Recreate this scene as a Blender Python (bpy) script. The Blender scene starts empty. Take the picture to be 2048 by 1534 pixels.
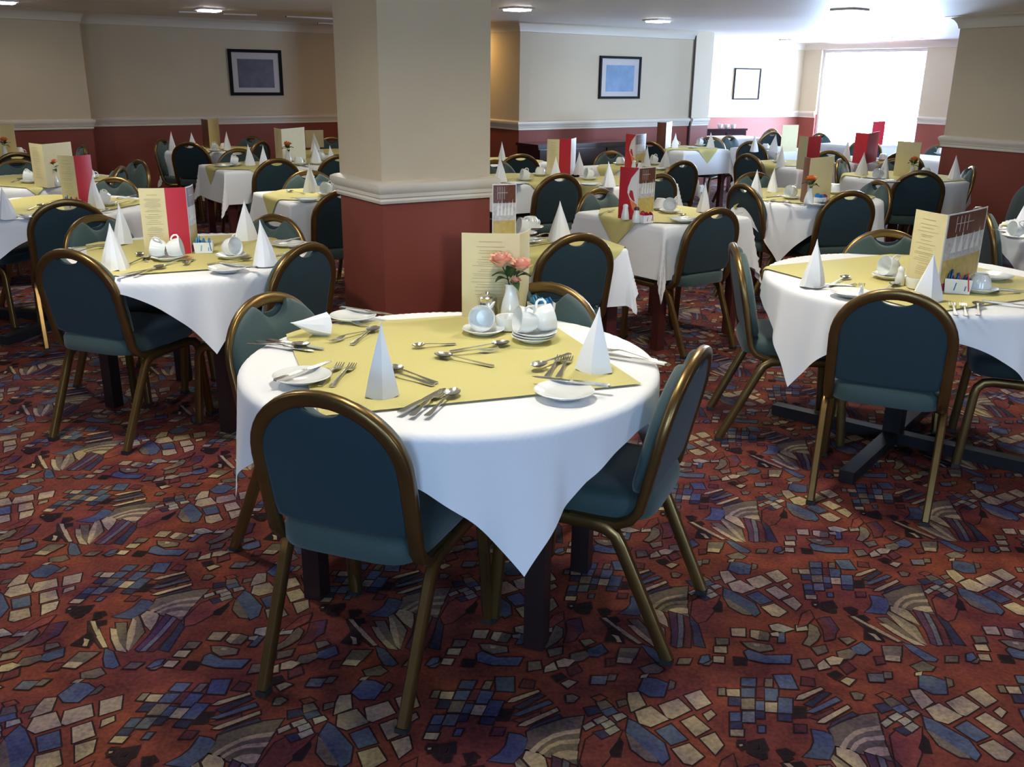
import bpy, bmesh, math, random
from math import sin, cos, pi, radians as R, hypot, atan2, sqrt, exp
from mathutils import Vector, Matrix
random.seed(7)
C = bpy.context.scene.collection
S = bpy.context.scene
H_CAM = 1.5425; FPX = 1851.454

SKY_SUN = 80.0; SKY_FAR = 24.0; EXPO = 0.42; LAMP_W = 11.0; LAMP_F = [1.8, 2.4, 4.5, 4.5, 6, 6]

# ------------------------------------------------------------------ camera
cd = bpy.data.cameras.new('camera'); cam = bpy.data.objects.new('camera', cd); C.objects.link(cam)
_p, _r = 0.3204058, 0.0137903
_fw = Vector((0, cos(_p), -sin(_p))); _up = Vector((0, sin(_p), cos(_p))); _rt = Vector((1, 0, 0))
_r2 = cos(_r)*_rt + sin(_r)*_up; _u2 = -sin(_r)*_rt + cos(_r)*_up
cam.matrix_world = Matrix((( _r2.x, _u2.x, -_fw.x, 0), (_r2.y, _u2.y, -_fw.y, 0), (_r2.z, _u2.z, -_fw.z, H_CAM), (0, 0, 0, 1)))
cd.sensor_fit = 'HORIZONTAL'; cd.sensor_width = 36; cd.lens = 36*FPX/2048
cd.clip_start = .05; cd.clip_end = 200
S.camera = cam
def screen_x(x, y, z):                      # only used to word labels by order from left to right
    d = Vector((x, y, z-H_CAM)); return d.dot(_r2)/d.dot(_fw)

# ------------------------------------------------------------------ materials
def mat(name, col, rough=.6, metal=0, noise=None, bump=None, sheen=0, coat=0, spec=.5, emit=None, scale2=None):
    m = bpy.data.materials.new(name); m.use_nodes = True
    nt = m.node_tree; b = nt.nodes['Principled BSDF']
    b.inputs['Base Color'].default_value = (*col, 1); b.inputs['Roughness'].default_value = rough
    b.inputs['Metallic'].default_value = metal; b.inputs['Specular IOR Level'].default_value = spec
    if sheen: b.inputs['Sheen Weight'].default_value = sheen; b.inputs['Sheen Roughness'].default_value = .5
    if coat: b.inputs['Coat Weight'].default_value = coat; b.inputs['Coat Roughness'].default_value = .15
    tc = nt.nodes.new('ShaderNodeTexCoord')
    if noise:
        sc, amt = noise
        n = nt.nodes.new('ShaderNodeTexNoise'); n.inputs['Scale'].default_value = sc; n.inputs['Detail'].default_value = 4
        nt.links.new(tc.outputs['Object'], n.inputs['Vector'])
        mx = nt.nodes.new('ShaderNodeMix'); mx.data_type = 'RGBA'
        mx.inputs[6].default_value = (*[c*(1-amt) for c in col], 1); mx.inputs[7].default_value = (*[min(1, c*(1+amt)) for c in col], 1)
        nt.links.new(n.outputs['Fac'], mx.inputs[0]); nt.links.new(mx.outputs[2], b.inputs['Base Color'])
    if bump:
        sc, st, di = bump
        n = nt.nodes.new('ShaderNodeTexNoise'); n.inputs['Scale'].default_value = sc; n.inputs['Detail'].default_value = 3
        nt.links.new(tc.outputs['Object'], n.inputs['Vector'])
        bp = nt.nodes.new('ShaderNodeBump'); bp.inputs['Strength'].default_value = st; bp.inputs['Distance'].default_value = di
        nt.links.new(n.outputs['Fac'], bp.inputs['Height']); nt.links.new(bp.outputs['Normal'], b.inputs['Normal'])
    if emit: b.inputs['Emission Color'].default_value = (*emit[0], 1); b.inputs['Emission Strength'].default_value = emit[1]
    return m
M = {}
M['cream'] = mat('wall_cream_paper', (.58, .49, .35), .75, noise=(3, .05), bump=(260, .25, .002))
M['red'] = mat('wall_red_paper', (.235, .052, .034), .62, noise=(4, .08), bump=(260, .2, .002))
M['trim'] = mat('trim_white_gloss', (.72, .66, .56), .38)
M['ceil'] = mat('ceiling_paint', (.80, .77, .75), .5, noise=(1.5, .03))
M['bronze'] = mat('bronze_tube', (.20, .125, .045), .32, .85, noise=(9, .25))
M['teal'] = mat('teal_upholstery', (.029, .062, .060), .72, noise=(160, .18), bump=(420, .35, .001), sheen=.3)
M['tealshade'] = mat('teal_shaded_back', (.006, .031, .042), .7, noise=(160, .15), bump=(420, .3, .001), sheen=.12)  # same fabric as the front cushion, rear shade put into the colour
M['rubber'] = mat('black_rubber', (.015, .015, .015), .6)
M['wood'] = mat('dark_mahogany', (.075, .016, .013), .42, noise=(7, .35))
M['woodtop'] = mat('dark_table_edge', (.045, .02, .018), .45, noise=(7, .3))
M['ebony'] = mat('ebonised_wood', (.018, .008, .009), .4, noise=(7, .3))
M['iron'] = mat('black_iron', (.018, .018, .022), .45, .3)
M['cloth'] = mat('white_linen', (.86, .87, .88), .8, noise=(300, .03), bump=(500, .15, .0006), sheen=.15)
M['gold'] = mat('gold_linen', (.59, .53, .20), .75, noise=(240, .07), bump=(450, .2, .0006))
M['napkin'] = mat('white_paper_napkin', (.84, .85, .86), .85)
M['china'] = mat('white_china', (.80, .82, .80), .18, coat=.4)
M['steel'] = mat('polished_steel', (.78, .77, .73), .24, 1)
M['card'] = mat('cream_card', (.70, .61, .34), .6, noise=(14, .06))
M['cardred'] = mat('red_card', (.50, .018, .035), .45)
M['cardwhite'] = mat('white_card', (.80, .78, .74), .5)
M['ink'] = mat('faint_print', (.42, .34, .17), .7)
M['photodark'] = mat('photo_brown', (.13, .045, .025), .4, noise=(60, .5))
M['photowhite'] = mat('photo_glassware', (.55, .53, .50), .4, noise=(70, .5))
M['photogold'] = mat('photo_gold', (.55, .40, .12), .4, noise=(40, .35))
M['photocrimson'] = mat('photo_crimson', (.32, .02, .04), .4, noise=(60, .4))
M['petal'] = mat('peach_petal', (.85, .43, .31), .6, noise=(50, .25))
M['petalo'] = mat('orange_petal', (.78, .24, .07), .6, noise=(50, .25))
M['leaf'] = mat('dark_leaf', (.025, .075, .022), .45, noise=(50, .4))
M['glass'] = mat('vase_china', (.72, .76, .76), .12, coat=.5)
M['sblue'] = mat('blue_sachet', (.02, .14, .42), .35, noise=(60, .3))
M['sred'] = mat('red_sachet', (.55, .02, .03), .35, noise=(60, .3))
M['scyan'] = mat('pale_blue_sachet', (.06, .36, .62), .35, noise=(60, .3))
M['pepper'] = mat('dark_cap', (.05, .02, .02), .4)
M['frame'] = mat('black_frame', (.008, .007, .008), .6, spec=.1)
M['mount'] = mat('picture_mount', (.55, .51, .50), .35, spec=.12)
M['print'] = mat('slate_print', (.13, .13, .17), .3, noise=(6, .5), spec=.15)
M['printreflect'] = mat('print_blue_reflection', (.22, .33, .48), .3, noise=(5, .4), spec=.12)  # bluish window reflection put into the print colour
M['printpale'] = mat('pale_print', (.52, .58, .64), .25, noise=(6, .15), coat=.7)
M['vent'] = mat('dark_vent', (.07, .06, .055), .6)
M['grey'] = mat('grey_metal', (.35, .35, .36), .4, .6)
M['lacquer'] = mat('dark_lacquer', (.022, .010, .014), .16, coat=.6)
M['lamp'] = mat('lamp_diffuser', (.9, .9, .9), .4, emit=((1, .96, .9), 22))
M['winframe'] = mat('window_frame_white', (.8, .8, .8), .4)
_g = bpy.data.materials.new('window_glass'); _g.use_nodes = True
_nt = _g.node_tree; _nt.nodes.clear()
_o = _nt.nodes.new('ShaderNodeOutputMaterial'); _mx = _nt.nodes.new('ShaderNodeMixShader'); _tr = _nt.nodes.new('ShaderNodeBsdfTransparent'); _gl = _nt.nodes.new('ShaderNodeBsdfGlossy')
_gl.inputs['Roughness'].default_value = .05; _mx.inputs[0].default_value = .06
_nt.links.new(_tr.outputs[0], _mx.inputs[1]); _nt.links.new(_gl.outputs[0], _mx.inputs[2]); _nt.links.new(_mx.outputs[0], _o.inputs[0])
M['pane'] = _g

# ------------------------------------------------------------------ mesh helpers
class MB:
    def __init__(s): s.v = []; s.f = []; s.m = []; s.cur = 0; s.sharp = False
    def add(s, vs, fs, mi=None):
        n = len(s.v); s.v += [tuple(p) for p in vs]
        for f in fs: s.f.append(tuple(i+n for i in f)); s.m.append(s.cur if mi is None else mi)
    def box(s, cx, cy, cz, sx, sy, sz, rot=0, mi=None):
        c, d = cos(rot), sin(rot); vs = []
        for dz in (-.5, .5):
            for dx, dy in ((-.5, -.5), (.5, -.5), (.5, .5), (-.5, .5)):
                x, y = dx*sx, dy*sy; vs.append((cx+c*x-d*y, cy+d*x+c*y, cz+dz*sz))
        s.add(vs, [(3, 2, 1, 0), (4, 5, 6, 7), (0, 1, 5, 4), (1, 2, 6, 5), (2, 3, 7, 6), (3, 0, 4, 7)], mi)
    def rings(s, rs, cap0=True, cap1=True, closed=True):
        n = len(rs[0]); vs = [p for r in rs for p in r]; fs = []
        for i in range(len(rs)-1):
            for j in range(n if closed else n-1):
                k = (j+1) % n; fs.append((i*n+j, i*n+k, (i+1)*n+k, (i+1)*n+j))
        if cap0: fs.append(tuple(range(n-1, -1, -1)))
        if cap1: fs.append(tuple(range((len(rs)-1)*n, len(rs)*n)))
        s.add(vs, fs)
    def lathe(s, prof, n=20, cx=0, cy=0, cz=0, cap0=True, cap1=True):
        s.rings([[(cx+r*cos(2*pi*j/n), cy+r*sin(2*pi*j/n), cz+z) for j in range(n)] for r, z in prof], cap0, cap1)
    def tube(s, path, a, b=None, n=8, up=(0, 1, 0), sq=False, caps=True):
        b = b or a; P = [Vector(p) for p in path]; up = Vector(up); rs = []
        for i, p in enumerate(P):
            t = (P[min(i+1, len(P)-1)]-P[max(i-1, 0)]).normalized()
            v = (up - t*up.dot(t)).normalized(); u = t.cross(v)
            aa = a[i] if isinstance(a, (list, tuple)) else a; bb = b[i] if isinstance(b, (list, tuple)) else b
            r = []
            for k in range(n):
                an = 2*pi*(k+.5)/n; cc, ss = cos(an), sin(an)
                if sq:
                    e = .5; cc = math.copysign(abs(cc)**e, cc); ss = math.copysign(abs(ss)**e, ss)
                r.append(p + u*(aa*cc) + v*(bb*ss))
            rs.append(r)
        s.rings(rs, caps, caps)
    def build(s, name, mats, parent=None, smooth=None, loc=None, rot=None):
        me = bpy.data.meshes.new(name); me.from_pydata([tuple(p) for p in s.v], [], s.f)
        ml = mats if isinstance(mats, (list, tuple)) else [mats]
        for m in ml: me.materials.append(m)
        if len(ml) > 1: me.polygons.foreach_set('material_index', s.m)
        bm = bmesh.new(); bm.from_mesh(me); bmesh.ops.recalc_face_normals(bm, faces=bm.faces); bm.to_mesh(me); bm.free()
        if smooth is not None: me.shade_smooth(); me.set_sharp_from_angle(angle=R(smooth))
        o = bpy.data.objects.new(name, me); C.objects.link(o)
        if parent: o.parent = parent
        if loc: o.location = loc
        if rot is not None: o.rotation_euler = rot if hasattr(rot, '__len__') else (0, 0, rot)
        return o
def empty(name, loc=(0, 0, 0), rz=0):
    o = bpy.data.objects.new(name, None); C.objects.link(o); o.location = loc; o.rotation_euler = (0, 0, rz); o.empty_display_size = .1; return o
def tag(o, label, cat, group=None):
    o['label'] = label; o['category'] = cat
    if group: o['group'] = group
    return o
def dup(root, loc=None, rz=None, rot=None):
    def cp(o, par):
        c = o.copy(); C.objects.link(c)
        if par: c.parent = par
        for ch in KIDS.get(o.name, ()): cp(ch, c)
        return c
    r = cp(root, None)
    if loc is not None: r.location = loc
    if rot is not None: r.rotation_euler = rot
    elif rz is not None: r.rotation_euler = (0, 0, rz)
    return r
KIDS = {}
def reg(root):                               # remember the children of a prototype for dup()
    for o in C.objects:
        if o.parent: KIDS.setdefault(o.parent.name, [])
        if o.parent and o not in KIDS[o.parent.name]: KIDS[o.parent.name].append(o)
    return root

# ------------------------------------------------------------------ room
ZC = 2.15; ZW = 2.05
def struct(o): o['kind'] = 'structure'; return o
def perp(A, B):
    dx, dy = B[0]-A[0], B[1]-A[1]; L = hypot(dx, dy); return dx/L, dy/L, L
def wall(name, A, B, th=.15, holes=None):
    # front face runs A->B with the room on its right-hand side; two-tone paper split under the dado
    dx, dy, L = perp(A, B); nx, ny = -dy, dx; mb = MB()
    def seg(s0, s1, z0, z1, mi):
        a = (A[0]+dx*s0, A[1]+dy*s0); b = (A[0]+dx*s1, A[1]+dy*s1)
        vs = [(a[0], a[1], z0), (b[0], b[1], z0), (b[0]+nx*th, b[1]+ny*th, z0), (a[0]+nx*th, a[1]+ny*th, z0)]
        vs += [(x, y, z1) for x, y, z in vs]
        mb.add(vs, [(3, 2, 1, 0), (4, 5, 6, 7), (0, 1, 5, 4), (1, 2, 6, 5), (2, 3, 7, 6), (3, 0, 4, 7)], mi)
    cuts = holes or []; s = 0
    for (h0, h1, z0, z1) in cuts:
        if h0 > s: seg(s, h0, 0, .98, 0); seg(s, h0, .98, ZC+.05, 1)
        if z0 > 0: seg(h0, h1, 0, min(z0, .98), 0)
        if z0 > .98: seg(h0, h1, .98, z0, 1)
        seg(h0, h1, z1, ZC+.05, 1); s = h1
    if s < L: seg(s, L, 0, .98, 0); seg(s, L, .98, ZC+.05, 1)
    return struct(mb.build(name, [M['red'], M['cream']]))
DADO = [(0, .925), (.012, .925), (.016, .938), (.012, .948), (.02, .955), (.02, .972), (.03, .985), (.036, 1.005), (.034, 1.02), (.018, 1.03), (0, 1.034)]
COVE = [(0, ZW-.012), (.012, ZW-.008), (.014, ZW+.004), (.024, ZW+.035), (.045, ZW+.066), (.075, ZW+.087), (.105, ZW+.094), (.11, ZC), (0, ZC)]
SKIRT = [(0, 0), (.018, 0), (.018, .085), (.012, .098), (0, .104)]
def strip(name, pts, prof, m, grow=1.0, closed=False):
    # a moulding profile swept along a polyline whose room side is on the right, mitred at the corners
    n = len(pts); rs = []
    for i, p in enumerate(pts):
        q0 = pts[i-1] if (i > 0 or closed) else None; q1 = pts[(i+1) % n] if (i < n-1 or closed) else None
        ds = []
        if q0: d = perp(q0, p); ds.append((d[1], -d[0]))
        if q1: d = perp(p, q1); ds.append((d[1], -d[0]))
        if len(ds) == 2:
            bx, by = ds[0][0]+ds[1][0], ds[0][1]+ds[1][1]; k = 2/(bx*bx+by*by) if (bx*bx+by*by) > .1 else 1
            nx, ny = bx*k, by*k
        else: nx, ny = ds[0]
        rs.append([(p[0]+nx*o*grow, p[1]+ny*o*grow, z) for o, z in prof])
    if closed: rs.append(rs[0])
    mb = MB(); mb.rings(rs, not closed, not closed); return struct(mb.build(name, m, smooth=40))
U37 = (.794, .607)
LP1 = (-4.72, 10.68); LP0 = (-4.72-.794*4.6, 10.68-.607*4.6)
FL0 = (-4.85-.794*.1, 11.08-.607*.1)
CE0 = (.04, 11.55); CE1 = (2.385, 13.285)
_t = 2.9; FL1 = (-1.55, 13.6)
# far-left wall meets the return wall
def isect(P, d, Q, e):
    det = d[0]*(-e[1])+e[0]*d[1]; rx, ry = Q[0]-P[0], Q[1]-P[1]; s = (rx*(-e[1])+e[0]*ry)/det; return (P[0]+d[0]*s, P[1]+d[1]*s)
FL1 = isect((-4.85, 11.08), U37, CE0, (-.559, .829))
PI0 = (2.385+.03, 13.285-.03); PI1 = (2.70, 13.51)
FW0 = (1.3, 15.56); FW1 = (5.01, 17.1); WN1 = (7.6, 12.88)
WALLS = dict(left=(LP0, LP1), back_left=(FL0, FL1), back_return=(FL1, CE0), back_centre=(CE0, (2.44, 13.325)), back_pier=(PI0, PI1), back_far=(FW0, FW1))
wall('wall_left', LP0, LP1, .5)
wall('wall_back_left', FL0, FL1); wall('wall_back_return', FL1, CE0); wall('wall_back_centre', CE0, (2.44, 13.325))
wall('wall_back_pier', PI0, PI1, .15); wall('wall_back_pier_side', PI1, (PI1[0]-.607*3.4, PI1[1]+.794*3.4), .12)
wall('wall_back_far', FW0, FW1)
WIN = (.375, 2.42, .22, 2.04)
wall('wall_window', FW1, WN1, .15, [WIN])
# the pier at the right and the rest of the shell (outside the frame)
RW0 = (4.322, 9.675); RW1 = (6.84, 4.95)
wall('wall_right', RW0, RW1, .22); wall('wall_right_end', (RW0[0]+.88*.22+.005, RW0[1]+.47*.22), RW0, .04)
WIN2 = (3.5, 5.6, .45, 1.9); wall('wall_far_right', WN1, (8.2, 4.6), .15, [WIN2]); wall('wall_side_right', RW1, (6.84, -3.6), .15)
wall('wall_side_left', (-8.5, -3.6), LP0, .15)
BW = [(3.6, 5.0, .85, 1.98), (7.2, 8.6, .85, 1.98)]
wall('wall_behind', (6.84, -3.6), (-8.5, -3.6), .15, BW)
for nm, pl in (('left', [LP0, LP1, (-4.72-.607*.5, 10.68+.794*.5)]), ('back_left', [FL0, FL1, CE0, (2.41, 13.30)]), ('back_pier', [PI0, PI1]), ('back_far', [FW0, FW1, (5.01+.523*.375, 17.1-.852*.375)]),
               ('back_far_right', [(5.01+.523*2.42, 17.1-.852*2.42), WN1]), ('right', [(RW0[0]+.88*.25, RW0[1]+.47*.25), RW0, RW1])):
    i = list('abcdefgh')[['left', 'back_left', 'back_pier', 'back_far', 'back_far_right', 'right'].index(nm)]
    k = 'abcdef'.index(i)*2+1
    strip('trim_%d' % k, pl, DADO, M['trim'])
    strip('baseboard_'+nm, pl, SKIRT, M['trim'])
    if nm == 'back_far': pl = [FW0, FW1, WN1]
    if nm not in ('back_far_right', 'back_pier'): strip('trim_%d' % (k+1), pl, COVE, M['trim'])
# pillar
PF, PR, PL = (-.647, 4.581), (-.130, 4.918), (-.922, 4.972); PB = (PR[0]+PL[0]-PF[0], PR[1]+PL[1]-PF[1])
mb = MB()
for z0, z1, mi in ((0, .98, 0), (.98, ZC+.05, 1)):
    q = [(p[0], p[1], z0) for p in (PF, PR, PB, PL)]; q += [(x, y, z1) for x, y, z in q]
    mb.add(q, [(3, 2, 1, 0), (4, 5, 6, 7), (0, 1, 5, 4), (1, 2, 6, 5), (2, 3, 7, 6), (3, 0, 4, 7)], mi)
struct(mb.build('wall_pillar', [M['red'], M['cream']]))
strip('trim_20', [PL, PF, PR, PB][:], [(o*1.15, .94+(z-.925)*1.0) for o, z in DADO], M['trim'], closed=True)
strip('trim_21', [PL, PF, PR, PB], COVE, M['trim'], closed=True)
strip('baseboard_pillar', [PL, PF, PR, PB], SKIRT, M['trim'], closed=True)
mb = MB(); mb.box(2.405, 13.268, 1.09, .022, .02, 2.0, R(36)); struct(mb.build('trim_30', M['vent']))  # dark strip added to draw the shadowed gap beside the pier
# ceiling
mb = MB(); mb.box(-.5, 7, ZC+.06, 19, 23, .12); struct(mb.build('ceiling', M['ceil']))
# windows
def window(name, A, B, hole, cols, th=.15):
    dx, dy, L = perp(A, B); h0, h1, z0, z1 = hole; rot = atan2(dy, dx); nx, ny = -dy, dx
    def P(s, o): return A[0]+dx*s+nx*o, A[1]+dy*s+ny*o
    mb = MB(); f = .05
    for s in [h0+f/2] + [h0+(h1-h0)*k/cols for k in range(1, cols)] + [h1-f/2]:
        x, y = P(s, .08); mb.box(x, y, (z0+z1)/2, f, .06, z1-z0, rot)
    for z in (z0+f/2, z1-f/2):
        x, y = P((h0+h1)/2, .08); mb.box(x, y, z, h1-h0, .055, f, rot)
    o = struct(mb.build(name, M['winframe']))
    mb = MB(); x, y = P((h0+h1)/2, .08); mb.box(x, y, (z0+z1)/2, h1-h0-.02, .006, z1-z0-.02, rot)
    p = mb.build('pane', M['pane'], o)
    mb = MB(); x, y = P((h0+h1)/2, -.02); mb.box(x, y, z0-.015, h1-h0+.1, .12, .03, rot); mb.build('window_sill', M['trim'], o)
    # light portal in the opening: only helps the renderer sample the sky seen through it
    ld = bpy.data.lights.new('sky_portal', 'AREA'); ld.shape = 'RECTANGLE'; ld.size = h1-h0; ld.size_y = z1-z0; ld.cycles.is_portal = True
    lo = bpy.data.objects.new('sky_portal', ld); C.objects.link(lo); x, y = P((h0+h1)/2, .14)
    lo.location = (x, y, (z0+z1)/2); lo.rotation_euler = (pi/2, 0, atan2(ny, nx)-pi/2+pi)
    zax = lo.rotation_euler.to_matrix() @ Vector((0, 0, -1))
    if zax.x*(-nx)+zax.y*(-ny) < 0: lo.rotation_euler = (pi/2, 0, atan2(ny, nx)-pi/2)
    return o
window('window_1', FW1, WN1, WIN, 1)
window('window_4', WN1, (8.2, 4.6), WIN2, 2)
for i, h in enumerate(BW): window('window_%d' % (i+2), (6.84, -3.6), (-8.5, -3.6), h, 3)
# ------------------------------------------------------------------ carpet
CARPET = '''g+ 805,1934 843,1963 884,1984 951,1998 940,1944 929,1888 923,1842 925,1801 874,1838 799,1866 808,1906
c- 811,1867 836,1900 869,1928 902,1941 940,1949 936,1932 901,1926 868,1911 841,1886 823,1859
c- 834,1860 854,1885 884,1904 936,1912 932,1895 888,1891 863,1877 843,1853
c- 859,1847 879,1864 904,1871 928,1868 924,1840 891,1836
b+ 762,1929 790,1923 807,1910 799,1866 772,1823 748,1825 712,1831 740,1858 755,1885
c+ 1181,2509 1215,2499 1226,2484 1231,2447 1230,2404 1203,2434 1173,2482
o+ 1165,2482 1190,2443 1216,2397 1209,2301 1201,2334 1176,2396 1154,2469
c+ 1154,2469 1171,2453 1193,2382 1208,2301 1194,2317 1169,2391
g+ 1115,2442 1145,2445 1176,2367 1201,2301 1169,2322 1143,2380
c+ 1110,2414 1129,2410 1163,2347 1203,2298 1173,2305 1135,2361
d+ 1032,2448 1051,2453 1094,2384 1144,2315 1125,2315 1057,2388
k+ 1052,2448 1080,2454 1088,2434 1067,2418
c- 1036,2450 1050,2450 1079,2403 1092,2379 1084,2379 1060,2413
c- 1077,2413 1141,2321 1130,2317 1089,2369
b+ 1138,2313 1165,2300 1208,2235 1197,2223 1173,2228 1152,2268
p+ 1245,2489 1264,2479 1255,2383 1236,2302 1224,2311 1236,2373
B+ 1270,2479 1283,2469 1273,2393 1254,2305 1239,2302 1257,2383
m+ 1286,2464 1299,2459 1294,2384 1277,2303 1259,2305 1279,2393
n+ 1302,2454 1320,2424 1319,2365 1318,2304 1290,2312 1300,2384
M+ 1329,2551 1363,2582 1421,2586 1379,2487 1347,2440 1322,2429 1309,2470
k+ 1412,2558 1416,2542 1405,2493 1385,2493 1381,2509
r+ 978,2071 1000,2083 1015,2071 992,2055
g+ 988,2052 1013,2060 1029,2037 996,2021
n+ 955,2028 985,2036 998,2014 963,1998
b+ 997,2018 1028,2033 1040,2015 1010,1996
g+ 1042,2057 1065,2065 1073,2049 1045,2034
C+ 974,1982 1002,1999 1013,1985 984,1966
C+ 946,1958 969,1976 978,1962 952,1942
C+ 1024,2000 1050,2011 1061,1997 1034,1978
C+ 992,1968 1017,1983 1028,1967 1002,1949
C+ 999,1943 1028,1962 1038,1946 1011,1925
n+ 972,1934 997,1945 1008,1924 990,1913
c+ 1074,2092 1103,2097 1115,2043 1074,2015 1071,2061
c+ 1084,2016 1128,2039 1166,1988 1116,1958 1089,1972
c+ 1149,2043 1204,2072 1229,2026 1176,1990 1162,1995
c+ 1222,2084 1269,2109 1287,2054 1244,2027
c+ 1196,1981 1233,2004 1264,1954 1223,1925
c+ 1258,2010 1281,2027 1289,2009 1265,1985
b+ 1127,1944 1169,1970 1199,1914 1157,1893
c+ 1157,1879 1202,1900 1229,1854 1196,1825 1177,1831
c+ 1232,1918 1273,1940 1285,1895 1258,1861
g+ 1051,1935 1074,1915 1115,1852 1115,1833 1090,1837 1058,1877
b+ 1064,1986 1084,1972 1141,1899 1144,1846 1125,1826 1099,1868 1052,1939
b+ 1126,2159 1158,2155 1187,2135 1167,2079 1130,2078 1104,2105
g+ 1120,2201 1163,2224 1186,2198 1168,2179 1131,2178
g+ 1195,2148 1207,2140 1199,2115 1182,2107
c+ 1120,2169 1141,2176 1132,2159 1115,2157
b+ 634,2135 672,2134 663,2099 626,2103
c+ 582,2086 617,2086 611,2056 579,2058
b+ 623,2090 659,2091 649,2054 615,2055
m+ 665,2095 685,2097 674,2052 655,2054
b+ 686,2092 720,2089 707,2040 674,2041
g+ 698,2133 717,2133 708,2099 688,2100
n+ 582,2050 612,2051 604,2019 575,2020
g+ 613,2047 648,2048 637,2004 604,2005
b+ 649,2037 670,2037 661,2001 640,2002
c+ 672,2033 703,2032 692,1993 663,1996
b+ 712,2053 747,2050 730,1990 695,1993
b+ 571,1990 598,1991 590,1958 564,1957
B+ 604,1994 635,1995 625,1953 594,1954
n+ 638,1995 659,1994 653,1970 632,1969
n+ 563,1952 592,1953 586,1928 558,1929
c+ 557,1924 590,1924 584,1900 553,1902
b+ 631,1939 647,1939 641,1916 626,1916
n+ 693,1985 726,1984 719,1959 688,1963
b+ 724,2150 773,2153 774,2090 727,2093
m+ 800,2143 829,2135 823,2105 789,2110
o+ 562,2089 579,2090 573,2060 556,2061
m+ 724,1946 752,1945 745,1919 717,1919
k+ 742,2016 771,2016 759,1976 733,1975
c+ 756,2046 767,2062 838,2099 842,2091 773,2047
n+ 775,2028 842,2079 853,2074 789,2019
b+ 768,1996 864,2057 873,2045 786,1993
m+ 769,1976 803,1988 840,2010 841,1999 788,1968
c+ 784,1955 798,1969 884,2026 888,2015 802,1954
n+ 806,1934 822,1955 888,1997 895,1987 843,1962
g+ 911,2077 927,2081 943,2070 929,2050 911,2050
c+ 658,2373 700,2374 690,2331 652,2335
c+ 714,2365 739,2363 724,2317 706,2331
g+ 739,2363 766,2352 753,2314 725,2317
g+ 603,2322 638,2320 632,2292 598,2289
c+ 589,2279 624,2280 618,2249 584,2252
c+ 577,2232 607,2231 600,2202 572,2206
g+ 541,2209 560,2227 571,2210 556,2191 542,2192
k+ 635,2229 668,2225 660,2195 630,2198
g+ 675,2302 708,2303 753,2290 755,2267 712,2257 685,2278
c- 706,2296 722,2294 720,2283 706,2284
b+ 670,2256 683,2266 724,2240 798,2242 785,2204 715,2205 672,2221
C+ 776,2391 804,2402 828,2387 846,2373 808,2356 778,2367
C+ 855,2393 887,2399 884,2369 849,2363
C+ 768,2350 792,2357 791,2333 770,2337
b+ 793,2351 811,2356 797,2305 779,2305
g+ 897,2404 916,2385 913,2346 895,2317 865,2288 849,2297 874,2335
m+ 929,2425 955,2438 969,2376 949,2328 917,2316 931,2375
p+ 943,2433 971,2441 976,2376 954,2347 956,2386
g+ 868,2279 910,2294 908,2262 874,2246
g+ 934,2261 974,2277 989,2259 963,2230 930,2225
b+ 981,2282 1023,2311 1037,2274 1007,2249 982,2255
c+ 891,2226 914,2240 943,2230 923,2203 895,2198
c+ 859,2199 884,2222 892,2187 856,2174
m+ 919,2192 947,2214 959,2184 927,2161
k+ 877,2157 902,2170 913,2154 890,2135
c+ 900,2127 921,2143 942,2134 916,2107
g+ 813,2220 846,2225 849,2190 812,2179
g+ 964,2328 994,2335 1006,2320 976,2298
g+ 1075,2293 1130,2293 1110,2244 1063,2248
c+ 1065,2248 1107,2244 1097,2219 1058,2224
m+ 1032,2238 1057,2240 1051,2212 1028,2206
B+ 985,2160 1027,2161 1017,2126 979,2127
g+ 1033,2169 1053,2168 1044,2143 1024,2142
k+ 1060,2390 1075,2376 1089,2352 1088,2318 1038,2328
c- 1057,2359 1076,2352 1083,2321 1070,2321 1067,2340
k+ 945,2524 960,2525 954,2506 941,2508
k+ 970,2520 1008,2531 1010,2497 977,2471 960,2487
c- 978,2507 993,2512 991,2495 977,2490
k+ 1035,2489 1055,2497 1068,2483 1052,2472
g+ 1237,2247 1272,2248 1259,2221 1226,2221
b+ 1301,2258 1321,2264 1320,2240 1298,2225 1288,2228
k+ 564,1873 579,1878 582,1861 569,1853
k+ 597,1868 614,1872 612,1855 597,1848
c- 566,1869 575,1870 574,1864 567,1862
k+ 610,1836 624,1839 621,1826 609,1823
k+ 656,1849 675,1853 683,1824 665,1817
M+ 858,2383 892,2454 922,2476 921,2435 886,2394'''
CCOL = dict(c=(.34, .275, .185), C=(.29, .27, .225), b=(.07, .092, .155), B=(.12, .125, .15), n=(.036, .035, .07), g=(.135, .11, .085), o=(.17, .14, .10), m=(.105, .03, .034),
            M=(.17, .045, .038), r=(.20, .06, .035), p=(.075, .035, .07), d=(.045, .022, .022), k=(.018, .01, .012))
BASE = (.165, .043, .029); LINE = (.028, .014, .014)
polys = []
for l in CARPET.strip().split('\n'):
    t = l.split(); pts = [tuple(float(v)/1000 for v in q.split(',')) for q in t[1:]]; polys.append((t[0][0], t[0][1] == '+', pts))
vs, fs, cs = [], [], []
def fpoly(pts, z, col):
    n = len(vs); vs.extend((x, y, z) for x, y in pts); fs.append(tuple(range(n, n+len(pts)))); cs.append(col)
fpoly([(-9, -3.7), (8.3, -3.7), (8.3, 18), (-9, 18)], 0, BASE)
La, Lb = (.757, .0275), (.378, .642)
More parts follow.
